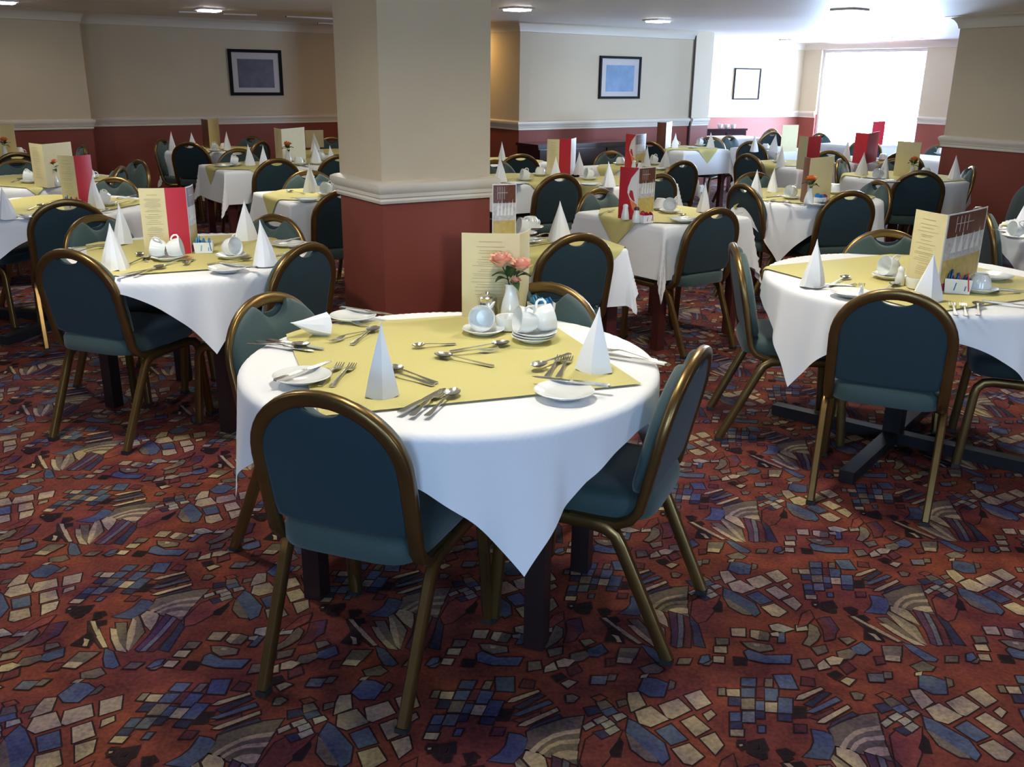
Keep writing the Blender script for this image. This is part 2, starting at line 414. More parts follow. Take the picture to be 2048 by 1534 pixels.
def outset(pts, e):
    n = len(pts); A = sum(pts[i][0]*pts[(i+1) % n][1]-pts[(i+1) % n][0]*pts[i][1] for i in range(n)); sg = 1 if A > 0 else -1; out = []
    for i in range(n):
        a, b, c = pts[i-1], pts[i], pts[(i+1) % n]
        d1 = perp(a, b); d2 = perp(b, c); nx, ny = d1[1]+d2[1], -d1[0]-d2[0]; q = nx*nx+ny*ny
        k = min(2/q, 1.6) if q > 1e-6 else 1
        out.append((b[0]+sg*nx*k*e, b[1]+sg*ny*k*e))
    return out
rng = random.Random(3)
prep = []
for i, (c, o, pts) in enumerate(polys):
    prep.append((CCOL[c], outset(pts, .0045) if o else None, pts, 2e-5*i))
for i in range(-22, 22):
    for j in range(-7, 27):
        ox, oy = La[0]*i+Lb[0]*j, La[1]*i+Lb[1]*j; x, y = 1.18+ox, 2.5+oy
        if y < .6 or y > 16.5: continue
        if abs(x) > .62*y+1.2: continue
        if y > 10.6 and x < -4.2 or x > 7.5: continue
        for col, ol, pts, dz in prep:
            k = rng.uniform(.82, 1.15)
            if ol: fpoly([(px+ox, py+oy) for px, py in ol], .0002+dz, LINE)
            fpoly([(px+ox, py+oy) for px, py in pts], .0003+dz, tuple(v*k for v in col))
me = bpy.data.meshes.new('floor'); me.from_pydata(vs, [], fs)
at = me.color_attributes.new('weave', 'FLOAT_COLOR', 'CORNER'); buf = []
for f, c in zip(fs, cs): buf.extend([c[0], c[1], c[2], 1.0]*len(f))
at.data.foreach_set('color', buf)
cm = bpy.data.materials.new('patterned_carpet'); cm.use_nodes = True; nt = cm.node_tree; b = nt.nodes['Principled BSDF']; b.inputs['Roughness'].default_value = .9; b.inputs['Specular IOR Level'].default_value = .15
an = nt.nodes.new('ShaderNodeAttribute'); an.attribute_name = 'weave'; tc = nt.nodes.new('ShaderNodeTexCoord')
n1 = nt.nodes.new('ShaderNodeTexNoise'); n1.inputs['Scale'].default_value = 9; n1.inputs['Detail'].default_value = 5
n2 = nt.nodes.new('ShaderNodeTexNoise'); n2.inputs['Scale'].default_value = 90; n2.inputs['Detail'].default_value = 3
for n in (n1, n2): nt.links.new(tc.outputs['Object'], n.inputs['Vector'])
ad = nt.nodes.new('ShaderNodeMath'); ad.operation = 'ADD'; nt.links.new(n1.outputs['Fac'], ad.inputs[0]); nt.links.new(n2.outputs['Fac'], ad.inputs[1])
mr = nt.nodes.new('ShaderNodeMapRange'); mr.inputs[1].default_value = .6; mr.inputs[2].default_value = 1.4; mr.inputs[3].default_value = .38; mr.inputs[4].default_value = 1.25
nt.links.new(ad.outputs[0], mr.inputs[0])
vm = nt.nodes.new('ShaderNodeVectorMath'); vm.operation = 'SCALE'; nt.links.new(an.outputs['Color'], vm.inputs[0]); nt.links.new(mr.outputs[0], vm.inputs['Scale']); n3 = nt.nodes.new('ShaderNodeTexNoise'); n3.inputs['Scale'].default_value = 4.5; n3.inputs['Detail'].default_value = 6; nt.links.new(tc.outputs['Object'], n3.inputs['Vector'])
rp = nt.nodes.new('ShaderNodeValToRGB'); rp.color_ramp.elements[0].position = .36; rp.color_ramp.elements[0].color = (.72, .62, 1.05, 1); rp.color_ramp.elements[1].position = .64; rp.color_ramp.elements[1].color = (1.2, 1.12, .85, 1); nt.links.new(n3.outputs['Fac'], rp.inputs[0])
vt = nt.nodes.new('ShaderNodeVectorMath'); vt.operation = 'MULTIPLY'; nt.links.new(vm.outputs[0], vt.inputs[0]); nt.links.new(rp.outputs[0], vt.inputs[1]); nt.links.new(vt.outputs[0], b.inputs['Base Color'])
bp = nt.nodes.new('ShaderNodeBump'); bp.inputs['Strength'].default_value = .3; bp.inputs['Distance'].default_value = .004; nt.links.new(n2.outputs['Fac'], bp.inputs['Height']); nt.links.new(bp.outputs['Normal'], b.inputs['Normal'])
me.materials.append(cm)
fo = bpy.data.objects.new('floor', me); C.objects.link(fo); struct(fo)

# ------------------------------------------------------------------ lamps, vents, pictures on the shell
LAMPS = [(-4.79, 9.28), (-3.1, 10.02), (0, 9.27), (1.535, 10.82), (2.96, 8.88), (4.307, 15.576)]
HID = [(-1.7, 3.4), (.9, 3.6), (-.15, 2.35), (2.6, 5.0), (-3.6, 6.0), (-1.6, 6.9), (1.2, 6.6), (3.0, 1.6), (-3.4, 1.6)]
mb = MB(); s = .105
for k in range(4):
    a = k*pi/2; mb.box(s*cos(a), s*sin(a), -.008, .03 if k % 2 == 0 else .24, .24 if k % 2 == 0 else .03, .016)
LT = empty('ceiling_light')
mb.build('trim_ring', M['winframe'], LT)
mb = MB(); mb.box(0, 0, -.016, .185, .185, .026); mb.build('diffuser', M['lamp'], LT); reg(LT)
LW = ['leftmost ceiling light at the top left corner of the room', 'square ceiling light above the left back tables', 'square ceiling light just right of the pillar top', 'square ceiling light in front of the middle framed picture', 'large square ceiling light at the right with a dark edge', 'small farthest ceiling light near the bright window']
for i, (x, y) in enumerate(LAMPS+HID):
    o = LT if i == 0 else dup(LT)
    o.location = (x, y, ZC); o.rotation_euler = (0, 0, R(36))
    tag(o, LW[i] if i < 6 else 'square ceiling light over the near part of the room', 'ceiling light', 'square ceiling lights')
    ld = bpy.data.lights.new('lamp_glow', 'AREA'); ld.shape = 'SQUARE'; ld.size = .18; ld.spread = R(155); ld.color = (1, .80, .62) if i < 2 else (1, .955, .83); ld.energy = (LAMP_W*.62 if i == 8 else LAMP_W) if i >= 6 else LAMP_F[i]
    lo = bpy.data.objects.new('lamp_glow', ld); C.objects.link(lo); lo.location = (x, y, ZC-.035); lo.rotation_euler = (0, 0, R(36))
def vent(a, b, label):
    dx, dy, L = perp(a, b); o = empty('ceiling_vent', ((a[0]+b[0])/2, (a[1]+b[1])/2, ZC), atan2(dy, dx))
    mb = MB(); mb.box(0, 0, -.006, L, .07, .012); mb.build('grille', M['vent'], o)
    mb = MB()
    for y in (-.04, .04): mb.box(0, y, -.007, L+.02, .014, .014)
    mb.build('vent_frame', M['ceil'], o); tag(o, label, 'vent', 'ceiling vents')
vent((-3.573, 10.571), (-3.2, 10.62), 'short dark slot vent left of the back ceiling light'); vent((-3.19, 10.84), (-2.87, 10.92), 'dark slot vent right of the back left ceiling light')
vent((-2.587, 11.12), (-2.1, 11.47), 'long dark slot vent in ceiling beside the pillar top'); vent((-2.5, 12.45), (-2.2, 12.62), 'farthest slot vent by the back wall cornice')
o = empty('sprinkler_head', (5.35, 14.1, ZC)); mb = MB(); mb.lathe([(.03, 0), (.03, -.01), (.008, -.012), (.008, -.05), (.022, -.055), (.022, -.06)], 10); mb.build('nozzle', M['grey'], o)
mb = MB(); mb.tube([(.02, 0, -.01), (.5, .12, -.012)], .006, n=6); mb.build('pipe', M['grey'], o); tag(o, 'small sprinkler head on ceiling in front of the bright window', 'sprinkler')
def picture(A, B, s0, s1, z0, z1, fr, label, m):
    dx, dy, L = perp(A, B); s = (s0+s1)/2; w = s1-s0; h = z1-z0
    o = empty('framed_picture', (A[0]+dx*s, A[1]+dy*s, (z0+z1)/2), atan2(dy, dx)); mb = MB()
    for sx in (-1, 1): mb.box(sx*(w-fr)/2, -.012, 0, fr, .024, h)
    for sz in (-1, 1): mb.box(0, -.0118, sz*(h-fr)/2, w-2*fr+.002, .0236, fr)
    mb.build('frame', M['frame'], o)
    mb = MB(); mb.box(0, -.006, 0, w-fr*1.5, .008, h-fr*1.5); mb.build('mount', M['mount'], o)
    mb = MB(); mb.box(0, -.0108, -.01, w*.68, .002, h*.62); mb.build('print', M[m], o); tag(o, label, 'picture', 'framed pictures on the walls')
picture((-4.85, 11.08), (-2.42, 12.93), 1.627, 2.322, 1.269, 1.818, .038, 'black framed dark landscape print on the left back wall', 'print')
picture(CE0, CE1, 1.245, 1.952, 1.285, 1.802, .03, 'black framed picture with painted bluish reflections on the middle wall', 'printreflect')
_s = lambda p: (p[0]-FW0[0])*perp(FW0, FW1)[0]+(p[1]-FW0[1])*perp(FW0, FW1)[1]
picture(FW0, FW1, _s((3.69, 16.56)), _s((4.185, 16.764)), 1.215, 1.725, .02, 'thin framed picture with a pale print near the window', 'printpale')
# sideboards
def sideboard(x, y, rz, w, d, h, label, doors):
    o = empty('sideboard', (x, y, 0), rz); mb = MB(); mb.box(w/2, d/2, h-.015, w+.03, d+.03, .03); mb.build('top', M['lacquer'], o)
    mb = MB(); mb.box(w/2, d/2, (h-.03+.08)/2, w, d, h-.03-.08); mb.build('body', M['lacquer'], o)
    for k in range(doors):
        mb = MB(); ww = w/doors; mb.box(ww*(k+.5), -.009, (h+.05)/2, ww-.02, .018, h-.17); dr = mb.build('door', M['lacquer'], o)
        mb = MB(); mb.box(ww*(k+.5)+ww*.36*(1 if k % 2 == 0 else -1), -.026, h*.62, .012, .02, .1); mb.build('handle', M['steel'], dr)
    for px in (.04, w-.04):
        for py in (.04, d-.04): mb = MB(); mb.box(px, py, .04, .05, .05, .08); mb.build('leg', M['lacquer'], o)
    return tag(o, label, 'sideboard', 'dark sideboards by the walls')
sideboard(.27, 11.10, R(35.5), 1.55, .42, .79, 'dark glossy sideboard against the middle wall under the framed picture', 3)
sideboard(3.05, 15.45, R(22.5), .8, .42, .78, 'bluish dark sideboard with white crockery by the far wall', 2)
# ------------------------------------------------------------------ chair
def chair_proto(caps):
    t = empty('dining_chair')
    hx = .198
    def ly(z): return .108-(z-.43)/.42*.091
    path = [(-hx+.004, .30, .392), (-hx+.003, .22, .39), (-hx+.002, .165, .392), (-hx, .128, .41)]
    for k in range(5): z = .44+k*.055; path.append((-hx-.001, ly(z), z))
    for k in range(1, 20):
        a = pi-k*pi/20; z = .66+.178*sin(a); path.append((hx*cos(a), ly(z), z))
    path += [(-x, y, z) for x, y, z in path[:9][::-1]]
    mb = MB(); mb.tube(path, .0195, .014, 10, up=(0, 1, .2), sq=True); mb.build('back_frame', M['bronze'], t, 50)
    # padded backrest with the crescent hand hole at the top
    def arch(z):
        return hx-.016 if z < .66 else (hx-.016)*sqrt(max(0, 1-((z-.66)/.164)**2))
    top = []
    for k in range(0, 49):
        a = pi-k*pi/48; x, z = (hx-.015)*cos(a), .66+.163*sin(a)
        if abs(x) < .058: z -= .029*(1-(x/.058)**2)**.75
        top.append((x, z))
    out = [(-hx+.02, .485), (-hx+.015, .52), (-hx+.015, .58)]+top+[(hx-.015, .58), (hx-.015, .52), (hx-.02, .485), (hx-.06, .474), (0, .472), (-hx+.06, .474)]
    cz = .66
    def ring(sc, dy): return [(x*sc, ly(cz+(z-cz)*sc)+dy, cz+(z-cz)*sc) for x, z in out]
    mb = MB(); mb.rings([ring(.93, -.011), ring(.985, -.010), ring(1, -.004), ring(1, .003)]); mb.build('back_panel', M['tealshade'], t, 60)
    # front cushion: as wide as the frame, with the hand hole cut into its top
    fo_ = []
    for k in range(0, 57):
        a = pi-k*pi/56; x, z = (hx+.010)*cos(a), .66+.183*sin(a)
        d = abs(x)/.074
        if d < 1: z -= .062*(1-d*d)**.8
        fo_.append((x, z))
    fo_ = [(-hx+.012, .487), (-hx-.004, .51), (-hx-.010, .58)]+fo_+[(hx+.010, .58), (hx+.004, .51), (hx-.012, .487), (hx-.06, .474), (0, .472), (-hx+.06, .474)]
    def fring(sc, dy): return [(x*sc, ly(cz+(z-cz)*sc)+dy, cz+(z-cz)*sc) for x, z in fo_]
    mb = MB(); mb.rings([fring(.95, .0138), fring(.995, .0145), fring(1, .019), fring(1, .026), fring(.985, .036), fring(.93, .044), fring(.6, .050), fring(.2, .052)]); mb.build('backrest', M['teal'], t, 60)
    # seat
    def rr(ins, z, n=40):
        r = []
        for k in range(n):
            a = 2*pi*k/n; c, s_ = cos(a), sin(a); e = .38
            x = math.copysign(abs(c)**e, c); y = math.copysign(abs(s_)**e, s_); yy = .305+y*(.228-ins)
            wx = .198+.010*(yy-.1)/.43; r.append((x*(wx-ins), yy, z+.010*(1-abs(y)**2)*(1-abs(x)**2)))
        return r
    mb = MB(); mb.rings([rr(.02, .398), rr(.004, .402), rr(0, .412), rr(0, .448), rr(.006, .463), rr(.022, .474), rr(.055, .479), rr(.13, .481)]); mb.build('seat', M['teal'], t, 50)
    for sx in (-1, 1):
        p = [(sx*.203, .30, .382), (sx*.206, .235, .382), (sx*.208, .195, .378), (sx*.209, .165, .36), (sx*.209, .148, .33), (sx*.203, 0, .012)]
        mb = MB(); mb.tube(p, .018, .0145, 8, up=(1, 0, 0), sq=True); l = mb.build('leg', M['bronze'], t, 50)
        if caps: mb = MB(); mb.box(sx*.202, 0, .008, .032, .032, .016); mb.build('foot_cap', M['rubber'], l)
        p = [(sx*.203, .30, .382), (sx*.204, .44, .382), (sx*.206, .474, .376), (sx*.208, .496, .355), (sx*.21, .504, .33), (sx*.221, .528, .012)]
        mb = MB(); mb.tube(p, .018, .0145, 8, up=(1, 0, 0), sq=True); l = mb.build('leg', M['bronze'], t, 50)
        if caps: mb = MB(); mb.box(sx*.221, .528, .008, .032, .032, .016); mb.build('foot_cap', M['rubber'], l)
    return reg(t)
CHN = chair_proto(True); CHF = chair_proto(False); used = {}
def place(proto, loc, rz=0, rot=None):
    if proto.name not in used: used[proto.name] = 1; o = proto; o.location = loc; o.rotation_euler = rot or (0, 0, rz); return o
    return dup(proto, loc, rz, rot)
ITEMS = []                                    # (object, kind text, table key, category, group): labels are worded at the end
def item(o, what, tk, cat, grp, loc=None):
    l = loc or o.location; ITEMS.append((o, what, tk, cat, grp, screen_x(l[0], l[1], l[2]))); return o

# ------------------------------------------------------------------ tables
def sq_near(p, ax, ay):                       # nearest point of a rectangle and the outward direction
    qx, qy = max(-ax, min(ax, p[0])), max(-ay, min(ay, p[1])); return qx, qy
def drape(name, kind, hs, rel, lift, m, n, shape, seed, fl=(.06, .05, 8), tx=0, ty=0, thick=True):
    # a square cloth of half side hs turned by rel against the table top, hanging over its edge
    rg = random.Random(seed); ph = rg.uniform(0, 6); ph2 = rg.uniform(0, 6); r = .012+lift; G = []
    cr, sr = cos(rel), sin(rel)
    for i in range(n+1):
        for j in range(n+1):
            u, v = -hs+2*hs*i/n, -hs+2*hs*j/n; px, py = u*cr-v*sr+tx, u*sr+v*cr+ty
            if kind == 'round':
                Rr = shape-.004; L = hypot(px, py); d = max(0, L-Rr); a = atan2(py, px)
                if d > 0: qx, qy, nx, ny = Rr*cos(a), Rr*sin(a), cos(a), sin(a)
                else: qx, qy, nx, ny = px, py, 0, 0
            else:
                ax, ay = shape[0]-.004, shape[1]-.004; qx, qy = sq_near((px, py), ax, ay); ex, ey = px-qx, py-qy; d = hypot(ex, ey)
                nx, ny = (ex/d, ey/d) if d > 1e-6 else (0, 0); a = atan2(py, px)
            if d < r*pi/2: o_, dz = r*sin(d/r), r*(1-cos(d/r))
            else:
                e = d-r*pi/2; al = a-rel
                w = fl[0]+fl[1]*cos(fl[2]*al+ph*0)+.05*sin(17*al+ph)+.025*sin(29*al+ph2)
                if kind != 'round':
                    cn = min(abs(nx), abs(ny))*1.414  # 0 along an edge, 1 straight out of a corner
                    w = .05+.03*sin(9*(px if abs(ny) > abs(nx) else py)+ph)+.20*cn+.03*sin(24*atan2(ny, nx)+ph2)*cn
                w = max(.012, w); o_ = r+e*w; dz = r+e*sqrt(max(.2, 1-w*w))
            G.append((qx+nx*o_, qy+ny*o_, lift-dz+.0006*sin(7*u+ph)*sin(6*v)))
    mb = MB(); mb.add(G, [(i*(n+1)+j, (i+1)*(n+1)+j, (i+1)*(n+1)+j+1, i*(n+1)+j+1) for i in range(n) for j in range(n)])
    o = mb.build(name, m, smooth=70)
    return o
ZT = .738
TAB = {}
def table(key, x, y, rz, kind='square', a=.375, b=None, base='legs', cloth=.69, ov=.44, rel=None, rz_base=None, n=52, ovrel=None, ovt=(0, 0), phrase='', cl_rel=None, woods='wood'):
    b = b or a; rb = R(rz if rz_base is None else rz_base)
    t = empty('dining_table', (x, y, 0), rb)
    if kind == 'round':
        mb = MB(); mb.lathe([(a-.028, ZT-.026), (a-.016, ZT-.02), (a-.016, ZT-.008), (a-.024, ZT)], 64); mb.build('tabletop', M['woodtop'], t, 40); lx, ly_ = .36, .23
    else:
        mb = MB(); mb.box(0, 0, ZT-.014, 2*a-.034, 2*b-.034, .026); mb.build('tabletop', M['woodtop'], t); lx, ly_ = a-.05, b-.05
    if base == 'legs':
        for sx in (-1, 1):
            for sy in (-1, 1): mb = MB(); mb.box(sx*lx, sy*ly_, (ZT-.026)/2, .058, .058, ZT-.026); mb.build('leg', M[woods], t)
        mb = MB()
        for s_ in (-1, 1): mb.box(0, s_*ly_, ZT-.07, 2*lx-.058, .022, .088); mb.box(s_*lx, 0, ZT-.07, .022, 2*ly_-.058, .088)
        mb.build('apron', M[woods], t)
    else:
        mb = MB(); mb.box(0, 0, .05+(ZT-.076)/2, .075, .075, ZT-.076); mb.build('pedestal', M['iron'], t)
        for k, L in ((0, 1.12), (1, 1.2)):
            mb = MB(); mb.box(0, 0, .027+.0005*k, L if k == 0 else .06, .06 if k == 0 else L, .05)
            for sgn in (-1, 1): mb.box((sgn*L/2-sgn*.03) if k == 0 else 0, 0 if k == 0 else (sgn*L/2-sgn*.03), .01, .05, .05, .02)
            mb.build('foot_bar', M['iron'], t)
        mb = MB(); mb.box(0, 0, ZT-.04, .4, .06, .02); mb.box(0, 0, ZT-.0401, .06, .4, .02); mb.build('bracket', M['iron'], t)
    TAB[key] = dict(x=x, y=y, rz=R(rz), phrase=phrase)
    tag(t, ('round ' if kind == 'round' else 'square ')+'dark dining table under cloths, '+phrase, 'table', 'dining tables')
    shape = a if kind == 'round' else (a, b); cr_ = R(cl_rel if cl_rel is not None else (0 if kind != 'round' else 45))
    c = drape('tablecloth', kind, cloth, cr_, .0035, M['cloth'], n, shape, hash(key) % 97 if False else sum(map(ord, key)))
    c.location = (x, y, ZT); c.rotation_euler = (0, 0, R(rz)); tag(c, 'white tablecloth over '+phrase, 'tablecloth', 'white tablecloths')
    if ov:
        g = drape('slip_cloth', kind, ov, R(ovrel if ovrel is not None else (45 if kind != 'round' else 0)), .0098, M['gold'], n, shape, 5+sum(map(ord, key)), tx=ovt[0], ty=ovt[1])
        g.location = (x, y, ZT); g.rotation_euler = (0, 0, R(rz)); tag(g, 'gold slip cloth laid over '+phrase, 'slip cloth', 'gold slip cloths')
ZI = ZT+.0115                                  # what stands on the cloths
PH = dict(T1='nearest round table', T2='round table left of the pillar', T3='left edge table with a red banded menu', T4='left edge table with the rose vase', T22='farthest table at the left edge',
  T5='back left table against the red wall', T5b='far table half hidden by the pillar left edge', T6='left table with long hanging white corner', T6b='table left of pillar with cream menu',
  T7='table touching the pillar left edge', T8='small table against the pillar right face', T9='table with the yellow and red menu', T9c='table right of the yellow and red menu', T21='white table by the orange lit wall',
  T10='square table with the nearest red menu', T11='table with the farther red menu', T12='bluish table below the middle framed picture', T13='right centre table with the orange rose', T14='table beside the red right wall',
  T15='round table on a black cross base', T16='table cut by the right edge', T17='far table with the tan menu', T18='far table with the crimson menu', T19='white table behind the right wall end',
  T20='gold draped table with the pink banded menu', T23='farthest table under the window', T24='far corner table by the sideboard')
def tb(k, *a, **kw): table(k, *a, phrase=PH[k], **kw)
tb('T1', -.18, 2.62, 19.3, kind='round', a=.60, rz_base=-20, woods='ebony', cloth=.685, ov=.435, n=90, ovt=(.0, .06))
tb('T2', -1.50, 4.27, 25, kind='round', a=.585, rz_base=-25.4, woods='ebony', cloth=.64, ov=.44, n=60)
tb('T3', -2.85, 5.78, 75, kind='round', a=.58, base='ped', cloth=.66, ov=.44, n=44)
tb('T4', -3.62, 7.18, 68, kind='round', a=.56, cloth=.66, ov=.44)
tb('T22', -4.85, 8.95, 34, cloth=.6, ov=.385, n=40)
tb('T5', -3.3, 10.46, 78, cloth=.66, ov=.385, n=40)
tb('T5b', -1.9, 10.3, 34, cloth=.62, ov=.385, n=40)
tb('T6', -2.366, 8.556, 34, cloth=.66, ov=.385)
tb('T6b', -1.72, 9.12, 34, cloth=.62, ov=.385, n=40)
tb('T7', -1.33, 6.55, 33, cloth=.66, ov=.385)
tb('T8', .185, 4.63, 22, a=.32, b=.2, cloth=.49, ov=.36, n=76)
tb('T9', .03, 7.78, 34, cloth=.6, ov=.385)
tb('T9c', .84, 7.70, 34, a=.34, cloth=.6, ov=.385)
tb('T21', -.12, 9.42, 34, cloth=.6, ov=.385, n=40)
tb('T10', .92, 5.79, 38, cloth=.685, ov=.39, n=56)
tb('T11', 1.17, 8.93, 34, cloth=.62, ov=.385, n=30)
tb('T12', 2.06, 11.58, 34, cloth=.66, ov=.385, n=40)
tb('T13', 2.10, 6.80, 60, kind='round', a=.53, cloth=.66, ov=.44, n=48)
tb('T14', 3.46, 8.38, 29, kind='round', a=.52, cloth=.72, ov=.44, n=40)
tb('T15', 1.72, 3.90, 27, kind='round', a=.62, base='ped', rz_base=-38, cloth=.72, ov=.46, n=80)
tb('T16', 3.46, 5.32, 27, kind='round', a=.6, cloth=.72, ov=.44, n=48)
tb('T17', 3.2, 11.75, 34, cloth=.64, ov=None, n=40)
tb('T18', 3.68, 10.25, 34, cloth=.62, ov=.385, n=40)
tb('T19', 4.62, 10.6, 34, cloth=.62, ov=None, n=40)
tb('T20', 2.82, 9.62, 34, cloth=.62, ov=.385, n=30)
tb('T23', 4.55, 12.75, 34, cloth=.62, ov=None, n=24)
tb('T24', 3.25, 14.0, 24, cloth=.62, ov=None, n=24)

# chairs: rear-foot centre, the way the sitter faces (degrees), table
CH = [('T1', -.448, 1.973, 70.1), ('T1', .524, 2.385, 155.8), ('T1', -.835, 2.985, -29), ('T1', .137, 3.225, 243),
 ('T2', -1.819, 3.699, 69.5), ('T2', -.868, 3.935, 152), ('T2', -2.135, 4.67, -27), ('T2', -1.215, 4.79, 243),
 ('T3', -2.51, 5.225, 118), ('T3', -3.55, 5.95, -17), ('T3', -2.72, 6.45, 256),
 ('T4', -2.985, 7.2, 185), ('T4', -3.06, 7.76, 226), ('T4', -4.06, 7.69, -48),
 ('T22', -4.36, 8.3, 118), ('T22', -4.19, 9.29, 212), ('T5', -3.84, 10.3, -8), ('T5', -3.375, 9.81, 82), ('T5', -3.0, 10.95, 240), ('T5', -2.7, 10.2, 165), ('T5b', -2.1, 11.0, 262),
 ('T6', -2.01, 8.03, 124), ('T6', -2.66, 9.1, -60), ('T6b', -1.56, 8.5, 108), ('T7', -1.56, 7.1, -64), ('T7', -1.06, 5.9, 116),
 ('T8', .312, 4.285, 117), ('T9', .353, 7.09, 118), ('T9', -.19, 8.24, -58), ('T21', .06, 8.88, 108), ('T9c', 1.12, 7.2, 124),
 ('T10', 1.16, 5.255, 124), ('T10', .53, 6.15, -50), ('T11', 1.505, 8.39, 124), ('T11', .93, 9.45, -62), ('T12', 1.53, 10.95, 52),
 ('T12', 2.48, 12.06, 236), ('T17', 2.75, 12.42, -48), ('T17', 2.78, 11.28, 46), ('T20', 2.262, 9.3, 30),
 ('T13', 1.57, 6.55, 22), ('T13', 2.236, 6.2, 104), ('T13', 1.87, 7.44, -70), ('T13', 2.70, 6.93, 192),
 ('T14', 2.99, 8.82, -30), ('T14', 3.335, 7.75, 82), ('T14', 4.0, 8.24, 166), ('T14', 3.62, 9.02, 256), ('T19', 4.02, 9.85, 55),
 ('T15', 1.336, 3.15, 65.3), ('T15', .952, 4.08, -6), ('T15', 1.83, 4.56, 260), ('T15', 2.45, 3.62, 158),
 ('T16', 2.70, 5.46, -8), ('T16', 4.02, 7.15, 196), ('T18', 3.27, 9.9, 45), ('T23', 4.45, 12.1, 86), ('T23', 4.2, 13.3, -60), ('T24', 3.62, 13.45, 115), ('T19', 5.0, 11.15, 235), ('T24', 3.85, 14.3, 200)]
for k, x, y, f in CH:
    near = y < 6.3
    o = place(CHN if near else CHF, (x, y, 0), R(f-90))
    fx, fy = cos(R(f)), sin(R(f)); back = fx*x+fy*y > 0
    vd = hypot(x, y); cs_ = (fx*x+fy*y)/vd
    what = 'teal chair, '+('rear view,' if cs_ > .55 else 'front view,' if cs_ < -.55 else 'side view,')
    item(o, what, k, 'chair', 'arched dining chairs', (x, y, .6))
# ------------------------------------------------------------------ tableware prototypes
def p_napkin():
    # a paper napkin folded into a standing pyramid: creased front, two flat sides, overlapping fold at the back
    base = [(-.062, -.022), (-.03, -.040), (0, -.052), (.03, -.040), (.062, -.022), (.052, .012), (.03, .038), (.004, .050), (-.004, .046), (-.03, .038), (-.052, .012)]
    rs = []
    for i in range(9):
        t = i/8; f = (1-t)**1.06*(1+.10*sin(pi*t)); z = .20*t
        rs.append([(x*f+.006*t*t, y*f-.004*sin(pi*t), z+(.006 if (i == 0 and k in (0, 4, 7)) else 0)) for k, (x, y) in enumerate(base)])
    rs[-1] = [(.006+x*.012, y*.012, .20) for x, y in base]
    mb = MB(); mb.rings(rs, False, True); return mb.build('napkin', M['napkin'], smooth=22)
def p_plate(r=.08):
    mb = MB(); mb.lathe([(r*.5, 0), (r*.58, .0), (r*.62, .004), (r*.98, .014), (r, .016), (r*.97, .0175), (r*.66, .008), (r*.6, .0065), (.001, .006)], 40, cap1=False); return mb.build('side_plate', M['china'], smooth=40)
def p_saucer():
    r = .07; mb = MB(); mb.lathe([(r*.45, 0), (r*.55, 0), (r*.6, .003), (r*.95, .015), (r, .018), (r*.97, .0195), (r*.6, .008), (r*.42, .006), (r*.38, .0045), (.001, .0045)], 36, cap1=False); return mb.build('saucer', M['china'], smooth=40)
def p_cup():
    o = empty('teacup'); mb = MB()
    mb.lathe([(.001, .004), (.022, .004), (.024, 0), (.027, 0), (.028, .004), (.036, .014), (.0415, .032), (.043, .062), (.0415, .0625), (.0395, .034), (.034, .017), (.025, .0085), (.001, .0075)], 32, cap0=False, cap1=False)
    mb.build('bowl', M['china'], o, 40)
    mb = MB(); mb.tube([(.041, 0, .050), (.052, 0, .053), (.062, 0, .048), (.064, 0, .036), (.058, 0, .026), (.048, 0, .021), (.038, 0, .0205)], .0042, .0032, 8, up=(0, 1, 0)); mb.build('handle', M['china'], o, 60)
    return reg(o)
def p_knife():
    mb = MB()
    mb.rings([[(x, w*c, .0035+t*s_) for c, s_ in ((-1, -1), (1, -1), (1, 1), (-1, 1))] for x, w, t in ((-.11, .006, .002), (-.107, .0085, .003), (-.06, .0075, .003), (-.012, .0058, .003), (-.004, .005, .0025), (0, .007, .001), (.02, .0088, .0008), (.07, .0092, .0007), (.095, .0075, .0006), (.108, .002, .0004))])
    return mb.build('table_knife', M['steel'], smooth=30)
def handle_rings(L0, L1, w0, w1):
    return [[(x, w*c, z+.0011*s_) for c, s_ in ((-1, -1), (0, -1.4), (1, -1), (1, 1), (0, 1.4), (-1, 1))] for x, w, z in ((L0, w0*.6, .002), (L0+.004, w0, .002), (L0+.03, w0*.85, .003), ((L0+L1)/2, w1*1.1, .0065), (L1-.02, w1, .010), (L1, w1*1.1, .0105))]
def p_spoon(L=.20, bw=.021, bl=.03, name='dessert_spoon'):
    mb = MB(); x1 = L/2-2*bl; mb.rings(handle_rings(-L/2, x1+.006, .0085, .0032))
    cx = L/2-bl; rs = []
    for s_, off in ((1, 0), (-1, .0012)):
        g = []
        for i in range(7):
            rr_ = i/6*(1 if s_ == 1 else 1)
            g.append([(cx+bl*rr_*cos(2*pi*k/20)*(1.0), bw*rr_*sin(2*pi*k/20)*(1-.12*cos(2*pi*k/20)), .002+off+.0095*rr_**2.2) for k in range(20)])
        mb.rings([g[0]]+g[1:], False, False)
    return mb.build(name, M['steel'], smooth=50)
def p_fork(L=.195, name='table_fork'):
    mb = MB(); x1 = .03; mb.rings(handle_rings(-L/2, x1, .0085, .0034))
    mb.rings([[(x, w*c, z+.0009*s_) for c, s_ in ((-1, -1), (1, -1), (1, 1), (-1, 1))] for x, w, z in ((x1-.001, .004, .0105), (x1+.010, .010, .008), (x1+.022, .0122, .005), (x1+.030, .0122, .004))])
    for k in range(4):
        y = -.0102+.0068*k
        mb.rings([[(x, y+w*c, z+.0008*s_) for c, s_ in ((-1, -1), (1, -1), (1, 1), (-1, 1))] for x, w, z in ((x1+.029, .0021, .004), (x1+.045, .0018, .0035), (L/2-.006, .0014, .007), (L/2, .0007, .0095))])
    return mb.build(name, M['steel'], smooth=30)
